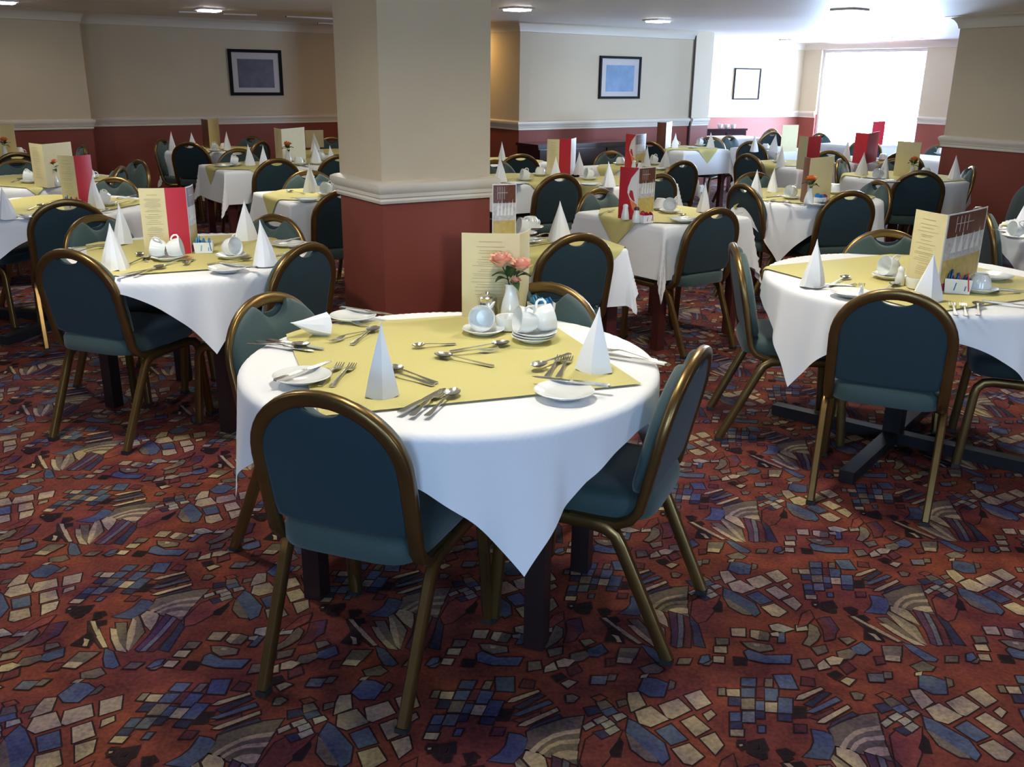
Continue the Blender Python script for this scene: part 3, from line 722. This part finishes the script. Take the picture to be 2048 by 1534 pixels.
def petal(mb, cx, cy, cz, az, R0, h, spread, w):
    g = []
    for i in range(6):
        t = i/5; row = []
        for j in range(7):
            s_ = (j/6-.5)*2; an = az+s_*w*(.55+.6*sin(pi*min(1, t*.75+.1))); rr_ = R0*(.25+.75*sin(min(1, t*1.05)*pi/2))+spread*t*t-.004*s_*s_*t
            row.append((cx+rr_*cos(an), cy+rr_*sin(an), cz+h*t-(.006*s_*s_*t)-.010*max(0, t-.8)*spread*40))
        g.append(row)
    n = 7; vs_ = [p for r in g for p in r]; mb.add(vs_, [(i*n+j, i*n+j+1, (i+1)*n+j+1, (i+1)*n+j) for i in range(5) for j in range(6)])
def rose(parent, x, y, z, s, m, seed):
    rg = random.Random(seed); mb = MB(); mb.lathe([(.002, 0), (.008*s, .002), (.011*s, .014*s), (.006*s, .027*s), (.001, .028*s)], 10, x, y, z)
    for layer, (k, R0, h, sp) in enumerate(((3, .011, .034, .001), (4, .016, .033, .004), (5, .020, .030, .009), (5, .022, .024, .015))):
        for q in range(k): petal(mb, x, y, z-.002*layer, 2*pi*q/k+layer*.7+rg.uniform(-.2, .2), R0*s, h*s*rg.uniform(.9, 1.1), sp*s, .8)
    o = mb.build('rose', m, parent, 60); return o
def leaf(parent, x, y, z, az, L, dz):
    mb = MB(); g = []
    for i in range(7):
        t = i/6; w = .42*L*sin(pi*t**.8)*.8; cx, cy, cz = x+cos(az)*L*t, y+sin(az)*L*t, z+dz*t+.01*sin(pi*t)
        g.append([(cx-sin(az)*w, cy+cos(az)*w, cz+.004), (cx, cy, cz), (cx+sin(az)*w, cy-cos(az)*w, cz+.004)])
    vs_ = [p for r in g for p in r]; mb.add(vs_, [(i*3+j, i*3+j+1, (i+1)*3+j+1, (i+1)*3+j) for i in range(6) for j in range(2)]); mb.build('leaf', M['leaf'], parent, 60)
def p_vase(two, pm, seed):
    o = empty('flower_vase'); mb = MB()
    mb.lathe([(.001, .003), (.026, 0), (.031, .004), (.032, .03), (.026, .06), (.018, .088), (.0165, .105), (.019, .115), (.0165, .114), (.014, .1), (.001, .09)], 24, cap0=False, cap1=False); mb.build('vase', M['glass'], o, 50)
    heads = [(-.032, -.004, .178), (.03, -.006, .165), (.012, -.014, .128)] if two else [(0, -.006, .165)]
    for i, (x, y, z) in enumerate(heads):
        mb = MB(); mb.tube([(0, 0, .09), (x*.4, y*.5, (.1+z)/2), (x, y, z)], .002, n=6); mb.build('stem', M['leaf'], o)
        rose(o, x, y, z-.004, (1.12 if i == 0 else 1.0) if i < 2 else .5, M[pm], seed+i)
    for k, (az, L, z, dz) in enumerate(((.3, .05, .135, .002), (2.9, .05, .135, .0), (-1.9, .042, .13, .035), (-.5, .055, .128, .012), (3.6, .05, .125, .0), (-1.3, .045, .12, -.02), (1.4, .05, .13, .03))):
        leaf(o, .008*cos(az), .008*sin(az), z, az, L, dz)
    return reg(o)
def p_sachets(cols, name='sachet_box'):
    o = empty(name); mb = MB(); t = .003
    def fr(z, k): return [(-.048*k, -.03*k, z), (.048*k, -.03*k, z), (.048*k, .03*k, z), (-.048*k, .03*k, z)]
    mb.rings([fr(0, .9), fr(.055, 1), fr(.055, .93), fr(.006, .84)], True, True); mb.build('box', M['china'], o)
    rg = random.Random(5)
    for i in range(9):
        mb = MB(); x = -.036+.009*i; s_ = rg.uniform(.055, .08); tl = rg.uniform(-.35, .35); yy = rg.uniform(-.012, .012)
        vs_ = []
        for dx in (-.002, .002):
            for (py, pz) in ((-.02, .012), (.02, .012), (.022, s_), (0, s_+.006), (-.02, s_-.004)): vs_.append((x+dx+(pz-.03)*tl*.6, py+yy, pz))
        mb.add(vs_, [(0, 1, 2, 3, 4), (9, 8, 7, 6, 5)]+[(k, (k+1) % 5, 5+(k+1) % 5, 5+k) for k in range(5)])
        mb.build('sachet', M[cols[i % len(cols)]], o)
    return reg(o)
def p_shaker(cap):
    o = empty('shaker'); mb = MB(); mb.lathe([(.019, 0), (.021, .004), (.018, .03), (.0125, .055), (.0125, .06)], 18); mb.build('body', M['china'], o, 40)
    mb = MB(); mb.lathe([(.0135, .059), (.0135, .068), (.008, .075), (.001, .0755)], 16); mb.build('cap', M[cap], o, 40); return reg(o)
def p_sugar():
    mb = MB(); mb.lathe([(.001, .003), (.03, 0), (.036, .004), (.044, .04), (.043, .046), (.040, .045), (.034, .01), (.001, .008)], 28, cap0=False, cap1=False); return mb.build('sugar_bowl', M['china'], smooth=40)
def p_jug():
    o = empty('milk_jug'); mb = MB(); mb.lathe([(.001, 0), (.028, 0), (.034, .006), (.036, .03), (.03, .055), (.028, .066), (.031, .074), (.028, .074), (.026, .06), (.001, .02)], 24, cap0=False, cap1=False); mb.build('body', M['steel'], o, 40)
    mb = MB(); mb.tube([(.03, 0, .066), (.05, 0, .068), (.058, 0, .05), (.05, 0, .03), (.034, 0, .022)], .0035, n=8); mb.build('handle', M['steel'], o, 60)
    mb = MB(); mb.lathe([(.031, .0745), (.026, .082), (.008, .087), (.007, .094), (.001, .096)], 20); mb.build('lid', M['steel'], o, 50); return reg(o)
NAP = p_napkin(); PLATE = p_plate(); SAU = p_saucer(); CUP = p_cup(); KNIFE = p_knife(); SPOON = p_spoon(); TEA = p_spoon(.14, .014, .021, 'teaspoon'); FORK = p_fork()
VASE2 = p_vase(True, 'petal', 3); VASE1 = p_vase(False, 'petalo', 9); SBOX = p_sachets(['sblue', 'sblue', 'sred']); CBOX = p_sachets(['scyan', 'scyan', 'sblue']); RBOX = p_sachets(['sred', 'photocrimson'], 'sachet_jar')
SALT = p_shaker('china'); PEP = p_shaker('pepper'); SUGAR = p_sugar(); JUG = p_jug()

def napkin(k, x, y, rz=0, sx=1, sz=1, what='white pyramid napkin', lie=None):
    o = place(NAP, (x, y, ZI-.002), rot=lie or (0, 0, rz)); o.scale = (sx, sx, sz)
    if lie: o.location.z = ZI+.028
    return item(o, what, k, 'napkin', 'folded paper napkins')
def plate(k, x, y, what='white side plate'): return item(place(PLATE, (x, y, ZI)), what, k, 'plate', 'white side plates')
def saucers(k, x, y, n=1):
    for i in range(n): item(place(SAU, (x+.003*i, y-.002*i, ZI+.0085*i)), 'white saucer' if n == 1 else ('bottom saucer of the stack' if i == 0 else 'top saucer of the stack' if i == n-1 else 'middle saucer of the stack'), k, 'saucer', 'white saucers')
def cup_lying(k, x, y, az, z=None, what='white teacup lying on its side'):
    z = ZI+.008 if z is None else z
    o = place(CUP, (0, 0, 0)); a = R(az)
    # cup axis laid down along the direction az, handle up to one side
    X = Vector((cos(a), sin(a), .20)).normalized(); side = Vector((-sin(a), cos(a), 0)); hd = (side*.55+Vector((0, 0, 1))*.83); hd = (hd-X*hd.dot(X)).normalized()
    o.rotation_euler = Matrix((hd, X.cross(hd), X)).transposed().to_euler()
    o.location = (x-X.x*.031, y-X.y*.031, z+.0335)
    return item(o, what, k, 'cup', 'white teacups', (x, y, z))
def cup_down(k, x, y, az, z=None, what='upturned white teacup'):
    o = place(CUP, (x, y, (ZI+.008 if z is None else z)+.0625), rot=(pi, 0, R(az))); return item(o, what, k, 'cup', 'white teacups')
CUTN = {}
def cut(kind, k, hx, hy, tx, ty, z=0, tilt=0, flip=False):
    P_ = dict(knife=KNIFE, spoon=SPOON, fork=FORK, tea=TEA)[kind]; a = atan2(ty-hy, tx-hx)
    o = place(P_, ((hx+tx)/2, (hy+ty)/2, ZI+.0006+z+(.0145 if flip else 0)), rot=(pi if flip else 0, tilt, a))
    nm, cat = dict(knife=('steel table knife', 'knife'), spoon=('steel dessert spoon', 'spoon'), fork=('steel fork', 'fork'), tea=('small teaspoon', 'spoon'))[kind]
    return item(o, nm, k, cat, dict(knife='table knives', spoon='spoons', fork='forks', tea='spoons')[kind])
def prop(proto, k, x, y, what, cat, grp, rz=0, s_=1):
    o = place(proto, (x, y, ZI), R(rz)); o.scale = (s_,)*3; return item(o, what, k, cat, grp)

# ------------------------------------------------------------------ menus: folded cards standing on the tables
def menu(k, pts, styles, what, h=.30, lean=0):
    cx = sum(p[0] for p in pts)/len(pts); cy = sum(p[1] for p in pts)/len(pts)
    o = empty('menu', (cx, cy, ZI)); rg = random.Random(len(ITEMS))
    for i, st in enumerate(styles):
        (x0, y0), (x1, y1) = pts[i], pts[i+1]; dx, dy, L = perp((x0, y0), (x1, y1)); nx, ny = dy, -dx; T = .0012
        if nx*x0+ny*y0 > 0: nx, ny = -nx, -ny      # the face turned to the room's front
        P_ = lambda s_, z, e, c=0: (x0-cx+dx*L*s_+nx*(e+c), y0-cy+dy*L*s_+ny*(e+c), h*z)
        N = 8
        def bow(s_): return .006*sin(pi*s_)
        mb = MB(); rs = []
        for q in range(N+1):
            s_ = q/N; b_ = bow(s_)*(1 if L > .09 else .3); rs.append([P_(s_, 0, T, b_), P_(s_, 1, T, b_), P_(s_, 1, -T, b_), P_(s_, 0, -T, b_)])
        mb.rings(rs)
        base = {'cream': 'card', 'tan': 'card', 'red': 'cardred', 'white': 'cardwhite', 'photo': 'cardwhite', 'swoosh': 'cardred', 'brown': 'photodark'}[st]
        pn = mb.build('panel', M[base], o, 30)
        def patch(name, m, poly, e=.0008):
            mb = MB(); vs_ = [P_(s_, z, T+e, bow(s_)*(1 if L > .09 else .3)) for s_, z in poly]; mb.add(vs_, [tuple(range(len(vs_)))]); mb.build(name, M[m], pn)
        def strips(name, m, rows, e=.0009):
            mb = MB()
            for (s0, s1, z0, z1) in rows:
                n_ = 5; a = [P_(s0+(s1-s0)*q/n_, z0, T+e, bow(s0+(s1-s0)*q/n_)*(1 if L > .09 else .3)) for q in range(n_+1)]; b_ = [P_(s0+(s1-s0)*q/n_, z1, T+e, bow(s0+(s1-s0)*q/n_)*(1 if L > .09 else .3)) for q in range(n_+1)]
                mb.add(a+b_, [(q, q+1, n_+2+q, n_+1+q) for q in range(n_)])
            mb.build(name, M[m], pn)
        if st == 'cream':
            rows = [(.3, .7, .90, .906)]; z = .84
            while z > .2:
                w = rg.uniform(.15, .34); rows.append((.5-w, .5+w, z, z+.0045)); z -= rg.choice((.022, .03, .045))
            strips('printed_lines', 'ink', rows)
        if st == 'photo':
            strips('photo_ceiling', 'photodark', [(.03, .97, .70, .985)]); strips('photo_glassware', 'photowhite', [(.03, .97, .42, .70)])
            strips('photo_tabletop', 'photogold', [(.03, .97, .12, .42)]); strips('photo_wine', 'photocrimson', [(.03, .6, .015, .12)])
            strips('photo_windows', 'photowhite', [(.2+.09*q, .215+.09*q, .76, .96) for q in range(4)]+[(.2, .62, .86, .868)], .0014)
            for q in range(5): patch('photo_napkin', 'cardwhite', [(.16+.15*q, .50), (.27+.15*q, .50), (.24+.15*q, .74+.03*sin(q*2))], .0015)
        if st == 'swoosh':
            patch('swoosh', 'cardwhite', [(1, .98), (1, .30), (.62, .40), (.48, .52), (.5, .62), (.66, .80)])
            patch('swoosh_edge', 'petalo', [(1, .30), (1, .12), (.78, .2), (.62, .40)], .0009)
    return item(o, what, k, 'menu', 'standing menus', (cx, cy, ZI))
# ------------------------------------------------------------------ what stands on the nearest round table
menu('T1', [(-0.177, 3.125), (0.019, 3.122), (0.054, 3.232)], ['cream', 'tan'], 'tall cream folded menu behind the roses', .29)
prop(VASE2, 'T1', -0.008, 3.072, 'white bud vase with peach roses', 'vase', 'bud vases with roses', 10, 1.12)
prop(JUG, 'T1', -0.088, 3.102, 'small steel lidded jug', 'jug', None, 120, 1.0)
prop(SUGAR, 'T1', -0.014, 2.953, 'white china sugar bowl', 'bowl', None)
prop(CBOX, 'T1', 0.098, 3.140, 'white box of pale blue sachets', 'sachet box', 'sachet boxes', 20, .9)
saucers('T1', -0.095, 2.905); cup_lying('T1', -0.097, 2.911, 262, ZI+.009)
saucers('T1', 0.065, 2.824, 3); cup_lying('T1', 0.042, 2.823, 200, ZI+.026); cup_lying('T1', 0.097, 2.849, 15, ZI+.026)
napkin('T1', -0.339, 2.280, R(12), .72, 1.0); napkin('T1', 0.237, 2.527, R(-20), .9, .93)
napkin('T1', -0.602, 2.879, sx=.85, sz=.62, lie=(R(78), 0, R(-52)), what='fallen white napkin lying on its side')
plate('T1', -0.571, 2.395); plate('T1', 0.137, 2.300); plate('T1', -0.545, 3.063)
cut('knife', 'T1', -0.614, 2.351, -0.526, 2.492, .0155); cut('knife', 'T1', 0.263, 2.322, 0.049, 2.397, .0155); cut('knife', 'T1', -0.587, 3.144, -0.422, 3.063, .0155)
cut('fork', 'T1', -0.513, 2.342, -0.491, 2.532); cut('fork', 'T1', -0.480, 2.340, -0.455, 2.524)
cut('knife', 'T1', -0.278, 2.133, -0.174, 2.336); cut('fork', 'T1', -0.242, 2.127, -0.183, 2.295); cut('spoon', 'T1', -0.209, 2.115, -0.144, 2.313)
cut('spoon', 'T1', -0.212, 2.385, -0.346, 2.501); cut('fork', 'T1', -0.235, 2.376, -0.347, 2.450)
cut('spoon', 'T1', -0.035, 2.529, -0.249, 2.643); cut('spoon', 'T1', -0.200, 2.677, 0.001, 2.775); cut('fork', 'T1', -0.189, 2.646, -0.075, 2.689)
cut('tea', 'T1', -0.180, 2.766, -0.304, 2.715)
cut('fork', 'T1', 0.121, 2.413, 0.176, 2.659); cut('fork', 'T1', 0.096, 2.443, 0.145, 2.636); cut('spoon', 'T1', 0.150, 2.626, 0.080, 2.525, .006)
cut('knife', 'T1', 0.421, 2.594, 0.285, 2.669); cut('fork', 'T1', 0.411, 2.629, 0.286, 2.722)
cut('knife', 'T1', -0.792, 2.758, -0.595, 2.663); cut('knife', 'T1', -0.781, 2.787, -0.550, 2.676); cut('spoon', 'T1', -0.775, 2.730, -0.655, 2.714)
cut('fork', 'T1', -0.480, 2.885, -0.547, 2.793); cut('spoon', 'T1', -0.499, 2.733, -0.443, 2.943); cut('fork', 'T1', -0.653, 3.036, -0.473, 2.967)

# round table left of the pillar
menu('T2', [(-1.671, 4.163), (-1.563, 4.184), (-1.484, 4.227), (-1.494, 4.357)], ['cream', 'red', 'photo'], 'cream and red menu', .30)
prop(CBOX, 'T2', -1.433, 4.257, 'white box of pale blue sachets', 'sachet box', 'sachet boxes', 10, .9)
saucers('T2', -1.534, 4.065); cup_lying('T2', -1.577, 4.086, 185, what='white teacup lying on its side'); cup_lying('T2', -1.508, 4.091, 10)
saucers('T2', -1.272, 4.132); cup_lying('T2', -1.275, 4.144, 330)
for q in ((-1.676, 3.854), (-1.902, 4.476), (-1.343, 4.623), (-1.087, 3.983)): napkin('T2', *q, rz=q[0]*9, sx=.98, sz=.98)
plate('T2', -1.205, 3.844); plate('T2', -1.098, 4.456); cut('knife', 'T2', -1.065, 3.833, -1.296, 3.934, .0155); cut('knife', 'T2', -1.160, 4.423, -1.064, 4.587, .0155)
cut('knife', 'T2', -1.603, 3.685, -1.505, 3.876); cut('spoon', 'T2', -1.545, 3.718, -1.494, 3.888); cut('spoon', 'T2', -1.654, 3.953, -1.634, 4.058); cut('spoon', 'T2', -1.562, 3.927, -1.752, 4.258)
cut('fork', 'T2', -1.490, 3.965, -1.457, 4.047); cut('spoon', 'T2', -1.284, 4.002, -1.211, 4.054); cut('fork', 'T2', -1.997, 4.226, -1.933, 4.336); cut('knife', 'T2', -2.048, 4.314, -1.957, 4.416); cut('tea', 'T2', -1.421, 4.050, -1.418, 3.959); cut('fork', 'T2', -1.061, 4.222, -0.998, 4.290)

# round table on the black cross base
menu('T15', [(1.608, 3.740), (1.664, 3.579), (1.952, 3.861)], ['cream', 'photo'], 'tall menu with dining photo', .31)
prop(SBOX, 'T15', 1.763, 3.621, 'red and blue sachet box', 'sachet box', 'sachet boxes', -20, 1.05)
prop(SALT, 'T15', 1.586, 3.748, 'white salt shaker', 'shaker', 'salt and pepper shakers'); prop(PEP, 'T15', 1.629, 3.751, 'dark capped pepper shaker', 'shaker', 'salt and pepper shakers')
prop(SUGAR, 'T15', 1.630, 3.685, 'white china sugar bowl', 'bowl', None)
saucers('T15', 1.592, 3.878); cup_lying('T15', 1.600, 3.899, 200); saucers('T15', 1.862, 3.636); cup_down('T15', 1.864, 3.645, 30)
napkin('T15', 1.214, 3.715, R(30), .95, .95); napkin('T15', 1.581, 3.480, R(0), 1.0, .9); 
plate('T15', 1.486, 3.508) if False else plate('T15', 1.313, 3.540); plate('T15', 2.049, 3.908); cut('knife', 'T15', 1.231, 3.716, 1.353, 3.714); cut('fork', 'T15', 1.237, 3.670, 1.370, 3.706)
cut('spoon', 'T15', 1.287, 3.701, 1.428, 3.887); cut('fork', 'T15', 1.335, 3.490, 1.389, 3.633, .0155); cut('spoon', 'T15', 1.447, 3.574, 1.588, 3.768); cut('fork', 'T15', 1.587, 3.238, 1.644, 3.394); cut('fork', 'T15', 1.619, 3.225, 1.683, 3.388); cut('spoon', 'T15', 1.663, 3.228, 1.752, 3.416)
cut('knife', 'T15', 1.859, 3.422, 1.912, 3.393); cut('tea', 'T15', 1.996, 3.617, 1.905, 3.594); cut('knife', 'T15', 1.989, 3.662, 2.046, 3.647)

# the other tables
menu('T3', [(-2.801, 5.800), (-2.676, 5.743), (-2.627, 5.866)], ['cream', 'red'], 'cream and red menu')
menu('T4', [(-3.459, 6.770), (-3.300, 6.633), (-3.235, 6.929)], ['cream', 'tan'], 'wide open cream menu')
menu('T22', [(-4.872, 8.838), (-4.790, 9.136)], ['tan'], 'tan menu with an orange flower')
menu('T5', [(-3.487, 10.647), (-3.351, 10.446), (-3.399, 10.982)], ['brown', 'cream'], 'menu with a brown band')
menu('T6b', [(-2.305, 9.142), (-2.177, 8.889), (-2.050, 9.297)], ['cream', 'tan'], 'cream folded menu')
menu('T5b', [(-2.354, 10.708), (-2.173, 10.819)], ['tan'], 'low tan menu', .19)
menu('T8', [(-0.107, 4.520), (0.008, 4.557)], ['photo'], 'menu showing a dining photo')
menu('T9', [(0.267, 7.979), (0.368, 7.951), (0.470, 8.048), (0.523, 8.227)], ['cream', 'red', 'white'], 'menu with yellow and red panels')
menu('T10', [(0.618, 5.548), (0.717, 5.476), (0.832, 5.589)], ['swoosh', 'photo'], 'red swoosh menu')
menu('T11', [(1.030, 8.910), (1.103, 8.772), (1.229, 8.991)], ['swoosh', 'photo'], 'red swoosh menu')
menu('T12', [(1.681, 11.384), (1.779, 11.322), (1.900, 11.673)], ['brown', 'white'], 'brown fronted menu')
menu('T13', [(1.983, 6.511), (1.974, 6.351), (2.213, 6.591)], ['brown', 'tan'], 'tan menu behind an orange rose')
menu('T14', [(3.357, 8.396), (3.486, 8.201)], ['tan'], 'plain tan menu')
menu('T17', [(3.083, 11.094), (3.303, 11.209)], ['tan'], 'tan menu')
menu('T18', [(3.445, 9.709), (3.516, 9.550), (3.798, 10.000)], ['red', 'red'], 'crimson menu against the window light')
menu('T20', [(2.654, 8.948), (2.698, 8.808), (2.904, 9.085)], ['tan', 'red'], 'tan and pink red menu')
menu('T23', [(4.628, 12.462), (4.841, 12.597)], ['red'], 'farthest crimson menu')
for k, pts in dict(T3=[(-2.541, 5.666), (-2.842, 5.201)], T4=[(-3.295, 7.127)], T5=[(-3.615, 10.040), (-3.378, 9.946), (-3.083, 10.206)], T6=[(-2.398, 8.548), (-2.181, 8.246)], T5b=[(-2.154, 10.233)], T6b=[(-1.876, 8.883), (-1.673, 8.607)],
   T7=[(-1.432, 6.611), (-1.150, 6.022)], T8=[(0.235, 4.707)], T21=[(-0.131, 9.154)], T9=[(-0.117, 7.462), (0.314, 7.444)], T9c=[(0.550, 8.101), (0.715, 7.214)], T10=[(1.186, 5.883)], T11=[(1.248, 8.994), (1.396, 8.815)],
   T13=[(1.696, 6.646), (1.929, 7.032)], T14=[(3.101, 8.449), (3.803, 8.201), (3.205, 8.206)], T17=[(2.761, 11.037), (3.031, 11.160)], T12=[(1.929, 11.511), (2.367, 11.594)], T20=[(2.554, 9.137)], T18=[(3.508, 10.076)], T16=[(2.797, 5.128)]).items():
    for i, (x, y) in enumerate(pts): napkin(k, x, y, x*7+y*3+i, .95+.08*sin(x*9), .95+.07*sin(y*7))
prop(VASE1, 'T4', -3.295, 6.727, 'bud vase with one orange rose', 'vase', 'bud vases with roses', 40); prop(VASE1, 'T22', -4.760, 8.856, 'bud vase with one orange rose', 'vase', 'bud vases with roses', 80)
prop(VASE1, 'T6b', -2.104, 8.795, 'bud vase with one orange rose', 'vase', 'bud vases with roses', 10); prop(VASE1, 'T13', 1.960, 6.247, 'bud vase with one orange rose', 'vase', 'bud vases with roses', 140); prop(VASE1, 'T14', 3.366, 8.023, 'bud vase with one orange rose', 'vase', 'bud vases with roses', 30)
prop(SALT, 'T10', 0.653, 5.491, 'white salt shaker', 'shaker', 'salt and pepper shakers', 0, 1.2); prop(PEP, 'T10', 0.704, 5.377, 'white pepper shaker with dark cap', 'shaker', 'salt and pepper shakers', 0, 1.2); prop(RBOX, 'T10', 0.763, 5.383, 'box of red sachets', 'sachet box', 'sachet boxes', 30, .8)
prop(SALT, 'T11', 1.080, 8.624, 'white salt shaker', 'shaker', 'salt and pepper shakers', 0, 1.1); prop(PEP, 'T11', 1.136, 8.632, 'dark capped pepper shaker', 'shaker', 'salt and pepper shakers', 0, 1.1)
prop(SBOX, 'T3', -2.648, 5.589, 'red and blue sachet box', 'sachet box', 'sachet boxes', 20); prop(SBOX, 'T13', 2.059, 6.308, 'red and blue sachet box', 'sachet box', 'sachet boxes', 35, .9); prop(SBOX, 'T7', -1.340, 6.593, 'red and blue sachet box', 'sachet box', 'sachet boxes', 35, .9)
def cups(k, *pts):
    for i, (x, y, lie) in enumerate(pts):
        saucers(k, x, y)
        if lie is None: cup_down(k, x, y, 40*i)
        else: cup_lying(k, x, y, lie)
cups('T3', (-2.531, 5.781, 200)); cups('T4', (-3.586, 6.952, 190), (-3.283, 7.273, None)); cups('T5', (-3.154, 9.985, 200), (-3.139, 10.267, None)); cups('T6', (-2.510, 8.482, 190)); cups('T6b', (-1.977, 8.661, None), (-1.863, 9.101, 200))
cups('T7', (-1.283, 6.427, 230)); cups('T8', (0.052, 4.863, 200), (0.092, 5.067, None)); cups('T9', (0.082, 7.561, 200), (0.212, 7.972, None)); cups('T9c', (0.606, 7.705, 200)); cups('T10', (0.970, 5.816, 250), (0.927, 5.949, None))
cups('T11', (1.343, 9.165, 190), (1.009, 9.114, None)); cups('T13', (1.950, 6.618, 210), (2.365, 6.958, None)); cups('T14', (3.087, 8.027, 200), (3.658, 8.437, None)); cups('T12', (1.985, 11.861, None), (2.308, 11.923, 200)); cups('T17', (2.983, 11.384, None)); cups('T20', (2.655, 9.586, 180), (3.132, 9.436, None)); cups('T18', (3.871, 10.012, None))
cups('T16', (2.697, 4.987, 190)); cups('T22', (-4.857, 9.303, None)); cups('T19', (4.927, 11.048, None))
def lay(k, *ps):
    for kind, a, b, c, d in ps:
        if kind == 'plate': plate(k, a, b); cut('knife', k, a+.08, b+.02, a-.09, b+.01, .0155)
        else: cut(kind, k, a, b, c, d)
lay('T3', ('plate', -2.712, 5.233, 0, 0), ('spoon', -2.894, 5.564, -2.894, 5.698), ('knife', -2.583, 6.121, -2.548, 6.285), ('spoon', -2.434, 5.399, -2.423, 5.525), ('fork', -2.467, 5.835, -2.428, 5.936))
lay('T4', ('plate', -3.431, 6.938, 0, 0), ('spoon', -3.718, 6.935, -3.741, 7.141)); lay('T6', ('plate', -2.577, 8.375, 0, 0), ('fork', -2.566, 8.673, -2.519, 8.836)); lay('T7', ('plate', -1.356, 6.125, 0, 0), ('spoon', -1.492, 6.517, -1.556, 6.568), ('fork', -1.301, 6.261, -1.251, 6.348))
lay('T8', ('plate', 0.061, 4.649, 0, 0), ('fork', 0.104, 4.804, 0.191, 4.907), ('knife', 0.104, 4.565, 0.207, 4.660)); lay('T9', ('plate', 0.010, 7.264, 0, 0), ('fork', -0.078, 7.541, 0.022, 7.629)); lay('T9c', ('plate', 0.581, 7.266, 0, 0), ('fork', 0.660, 8.032, 0.784, 8.133))
lay('T10', ('plate', 0.993, 5.443, 0, 0), ('spoon', 0.923, 5.516, 1.042, 5.693), ('fork', 0.523, 5.685, 0.613, 5.826), ('knife', 1.292, 5.717, 1.406, 5.815)); lay('T11', ('plate', 1.318, 8.658, 0, 0), ('spoon', 1.117, 8.443, 1.234, 8.646))
lay('T13', ('plate', 2.015, 6.253, 0, 0), ('fork', 1.691, 6.321, 1.826, 6.549), ('knife', 1.795, 6.657, 1.937, 6.789), ('spoon', 1.904, 6.242, 1.848, 6.338), ('knife', 2.112, 6.263, 2.251, 6.380)); lay('T14', ('plate', 3.100, 7.795, 0, 0), ('knife', 3.484, 7.920, 3.668, 8.102), ('fork', 2.934, 8.087, 3.110, 8.277)); lay('T16', ('plate', 2.772, 5.160, 0, 0)); lay('T12', ('plate', 2.132, 11.468, 0, 0)); lay('T20', ('knife', 2.614, 9.358, 2.775, 9.492))

# crockery stacked on the far sideboard
for i in range(3):
    o = place(CUP, (3.35+.11*i, 15.72+.02*i, .782), R(50*i)); tag(o, ['leftmost', 'middle', 'rightmost'][i]+' white teacup on the far bluish sideboard', 'cup', 'white teacups')

# ------------------------------------------------------------------ labels, in words, by order on each table
ORD = {2: ['left', 'right'], 3: ['leftmost', 'middle', 'rightmost'], 4: ['leftmost', 'second from left', 'third from left', 'rightmost']}
def ordw(n, i):
    if n in ORD: return ORD[n][i]
    return ['leftmost', 'second from left', 'third from left', 'fourth from left', 'fifth from left', 'sixth from left', 'seventh from left', 'eighth from left', 'ninth from left'][i] if i < n-1 else 'rightmost'
from collections import defaultdict
by = defaultdict(list)
for it in ITEMS: by[(it[2], it[1])].append(it)
for (k, what), L in by.items():
    L.sort(key=lambda t: t[5]); n = len(L)
    for i, (o, w, tk, cat, grp, sx) in enumerate(L):
        lab = (ordw(n, i)+' ' if n > 1 else '')+w+(' at the ' if cat == 'chair' else ' on the ')+PH[tk]
        tag(o, lab, cat, grp)

# ------------------------------------------------------------------ daylight and picture settings
w = bpy.data.worlds.new('overcast_daylight'); S.world = w; w.use_nodes = True; bg = w.node_tree.nodes['Background']
_wt = w.node_tree; _tc = _wt.nodes.new('ShaderNodeTexCoord'); _dt = _wt.nodes.new('ShaderNodeVectorMath'); _dt.operation = 'DOT_PRODUCT'; _dt.inputs[1].default_value = (.84, .51, .18)
_mr = _wt.nodes.new('ShaderNodeMapRange'); _mr.inputs[1].default_value = -.1; _mr.inputs[2].default_value = .7; _mr.inputs[3].default_value = SKY_FAR; _mr.inputs[4].default_value = SKY_SUN
_mc = _wt.nodes.new('ShaderNodeMix'); _mc.data_type = 'RGBA'; _mc.inputs[6].default_value = (.42, .66, 1, 1); _mc.inputs[7].default_value = (.52, .70, 1, 1)
_m2 = _wt.nodes.new('ShaderNodeMapRange'); _m2.inputs[1].default_value = -.1; _m2.inputs[2].default_value = .7
_wt.links.new(_tc.outputs['Generated'], _dt.inputs[0])
for _n in (_mr, _m2): _wt.links.new(_dt.outputs['Value'], _n.inputs[0])
_wt.links.new(_mr.outputs[0], bg.inputs['Strength']); _wt.links.new(_m2.outputs[0], _mc.inputs[0]); _wt.links.new(_mc.outputs[2], bg.inputs['Color'])
wl = bpy.data.lights.new('wall_glow', 'AREA'); wl.shape = 'DISK'; wl.size = .12; wl.color = (1, .62, .22); wl.energy = 7
wo = bpy.data.objects.new('wall_glow', wl); C.objects.link(wo); wo.location = (-.75, 12.1, ZC-.03)
S.view_settings.view_transform = 'Standard'; S.view_settings.look = 'None'; S.view_settings.gamma = 1; S.view_settings.exposure = EXPO; S.view_settings.use_curve_mapping = False
S.cycles.use_denoising = True; S.cycles.max_bounces = 7; S.cycles.diffuse_bounces = 4; S.cycles.glossy_bounces = 3; S.cycles.transparent_max_bounces = 8; S.cycles.sample_clamp_indirect = 6
S.cycles.caustics_reflective = False; S.cycles.caustics_refractive = False
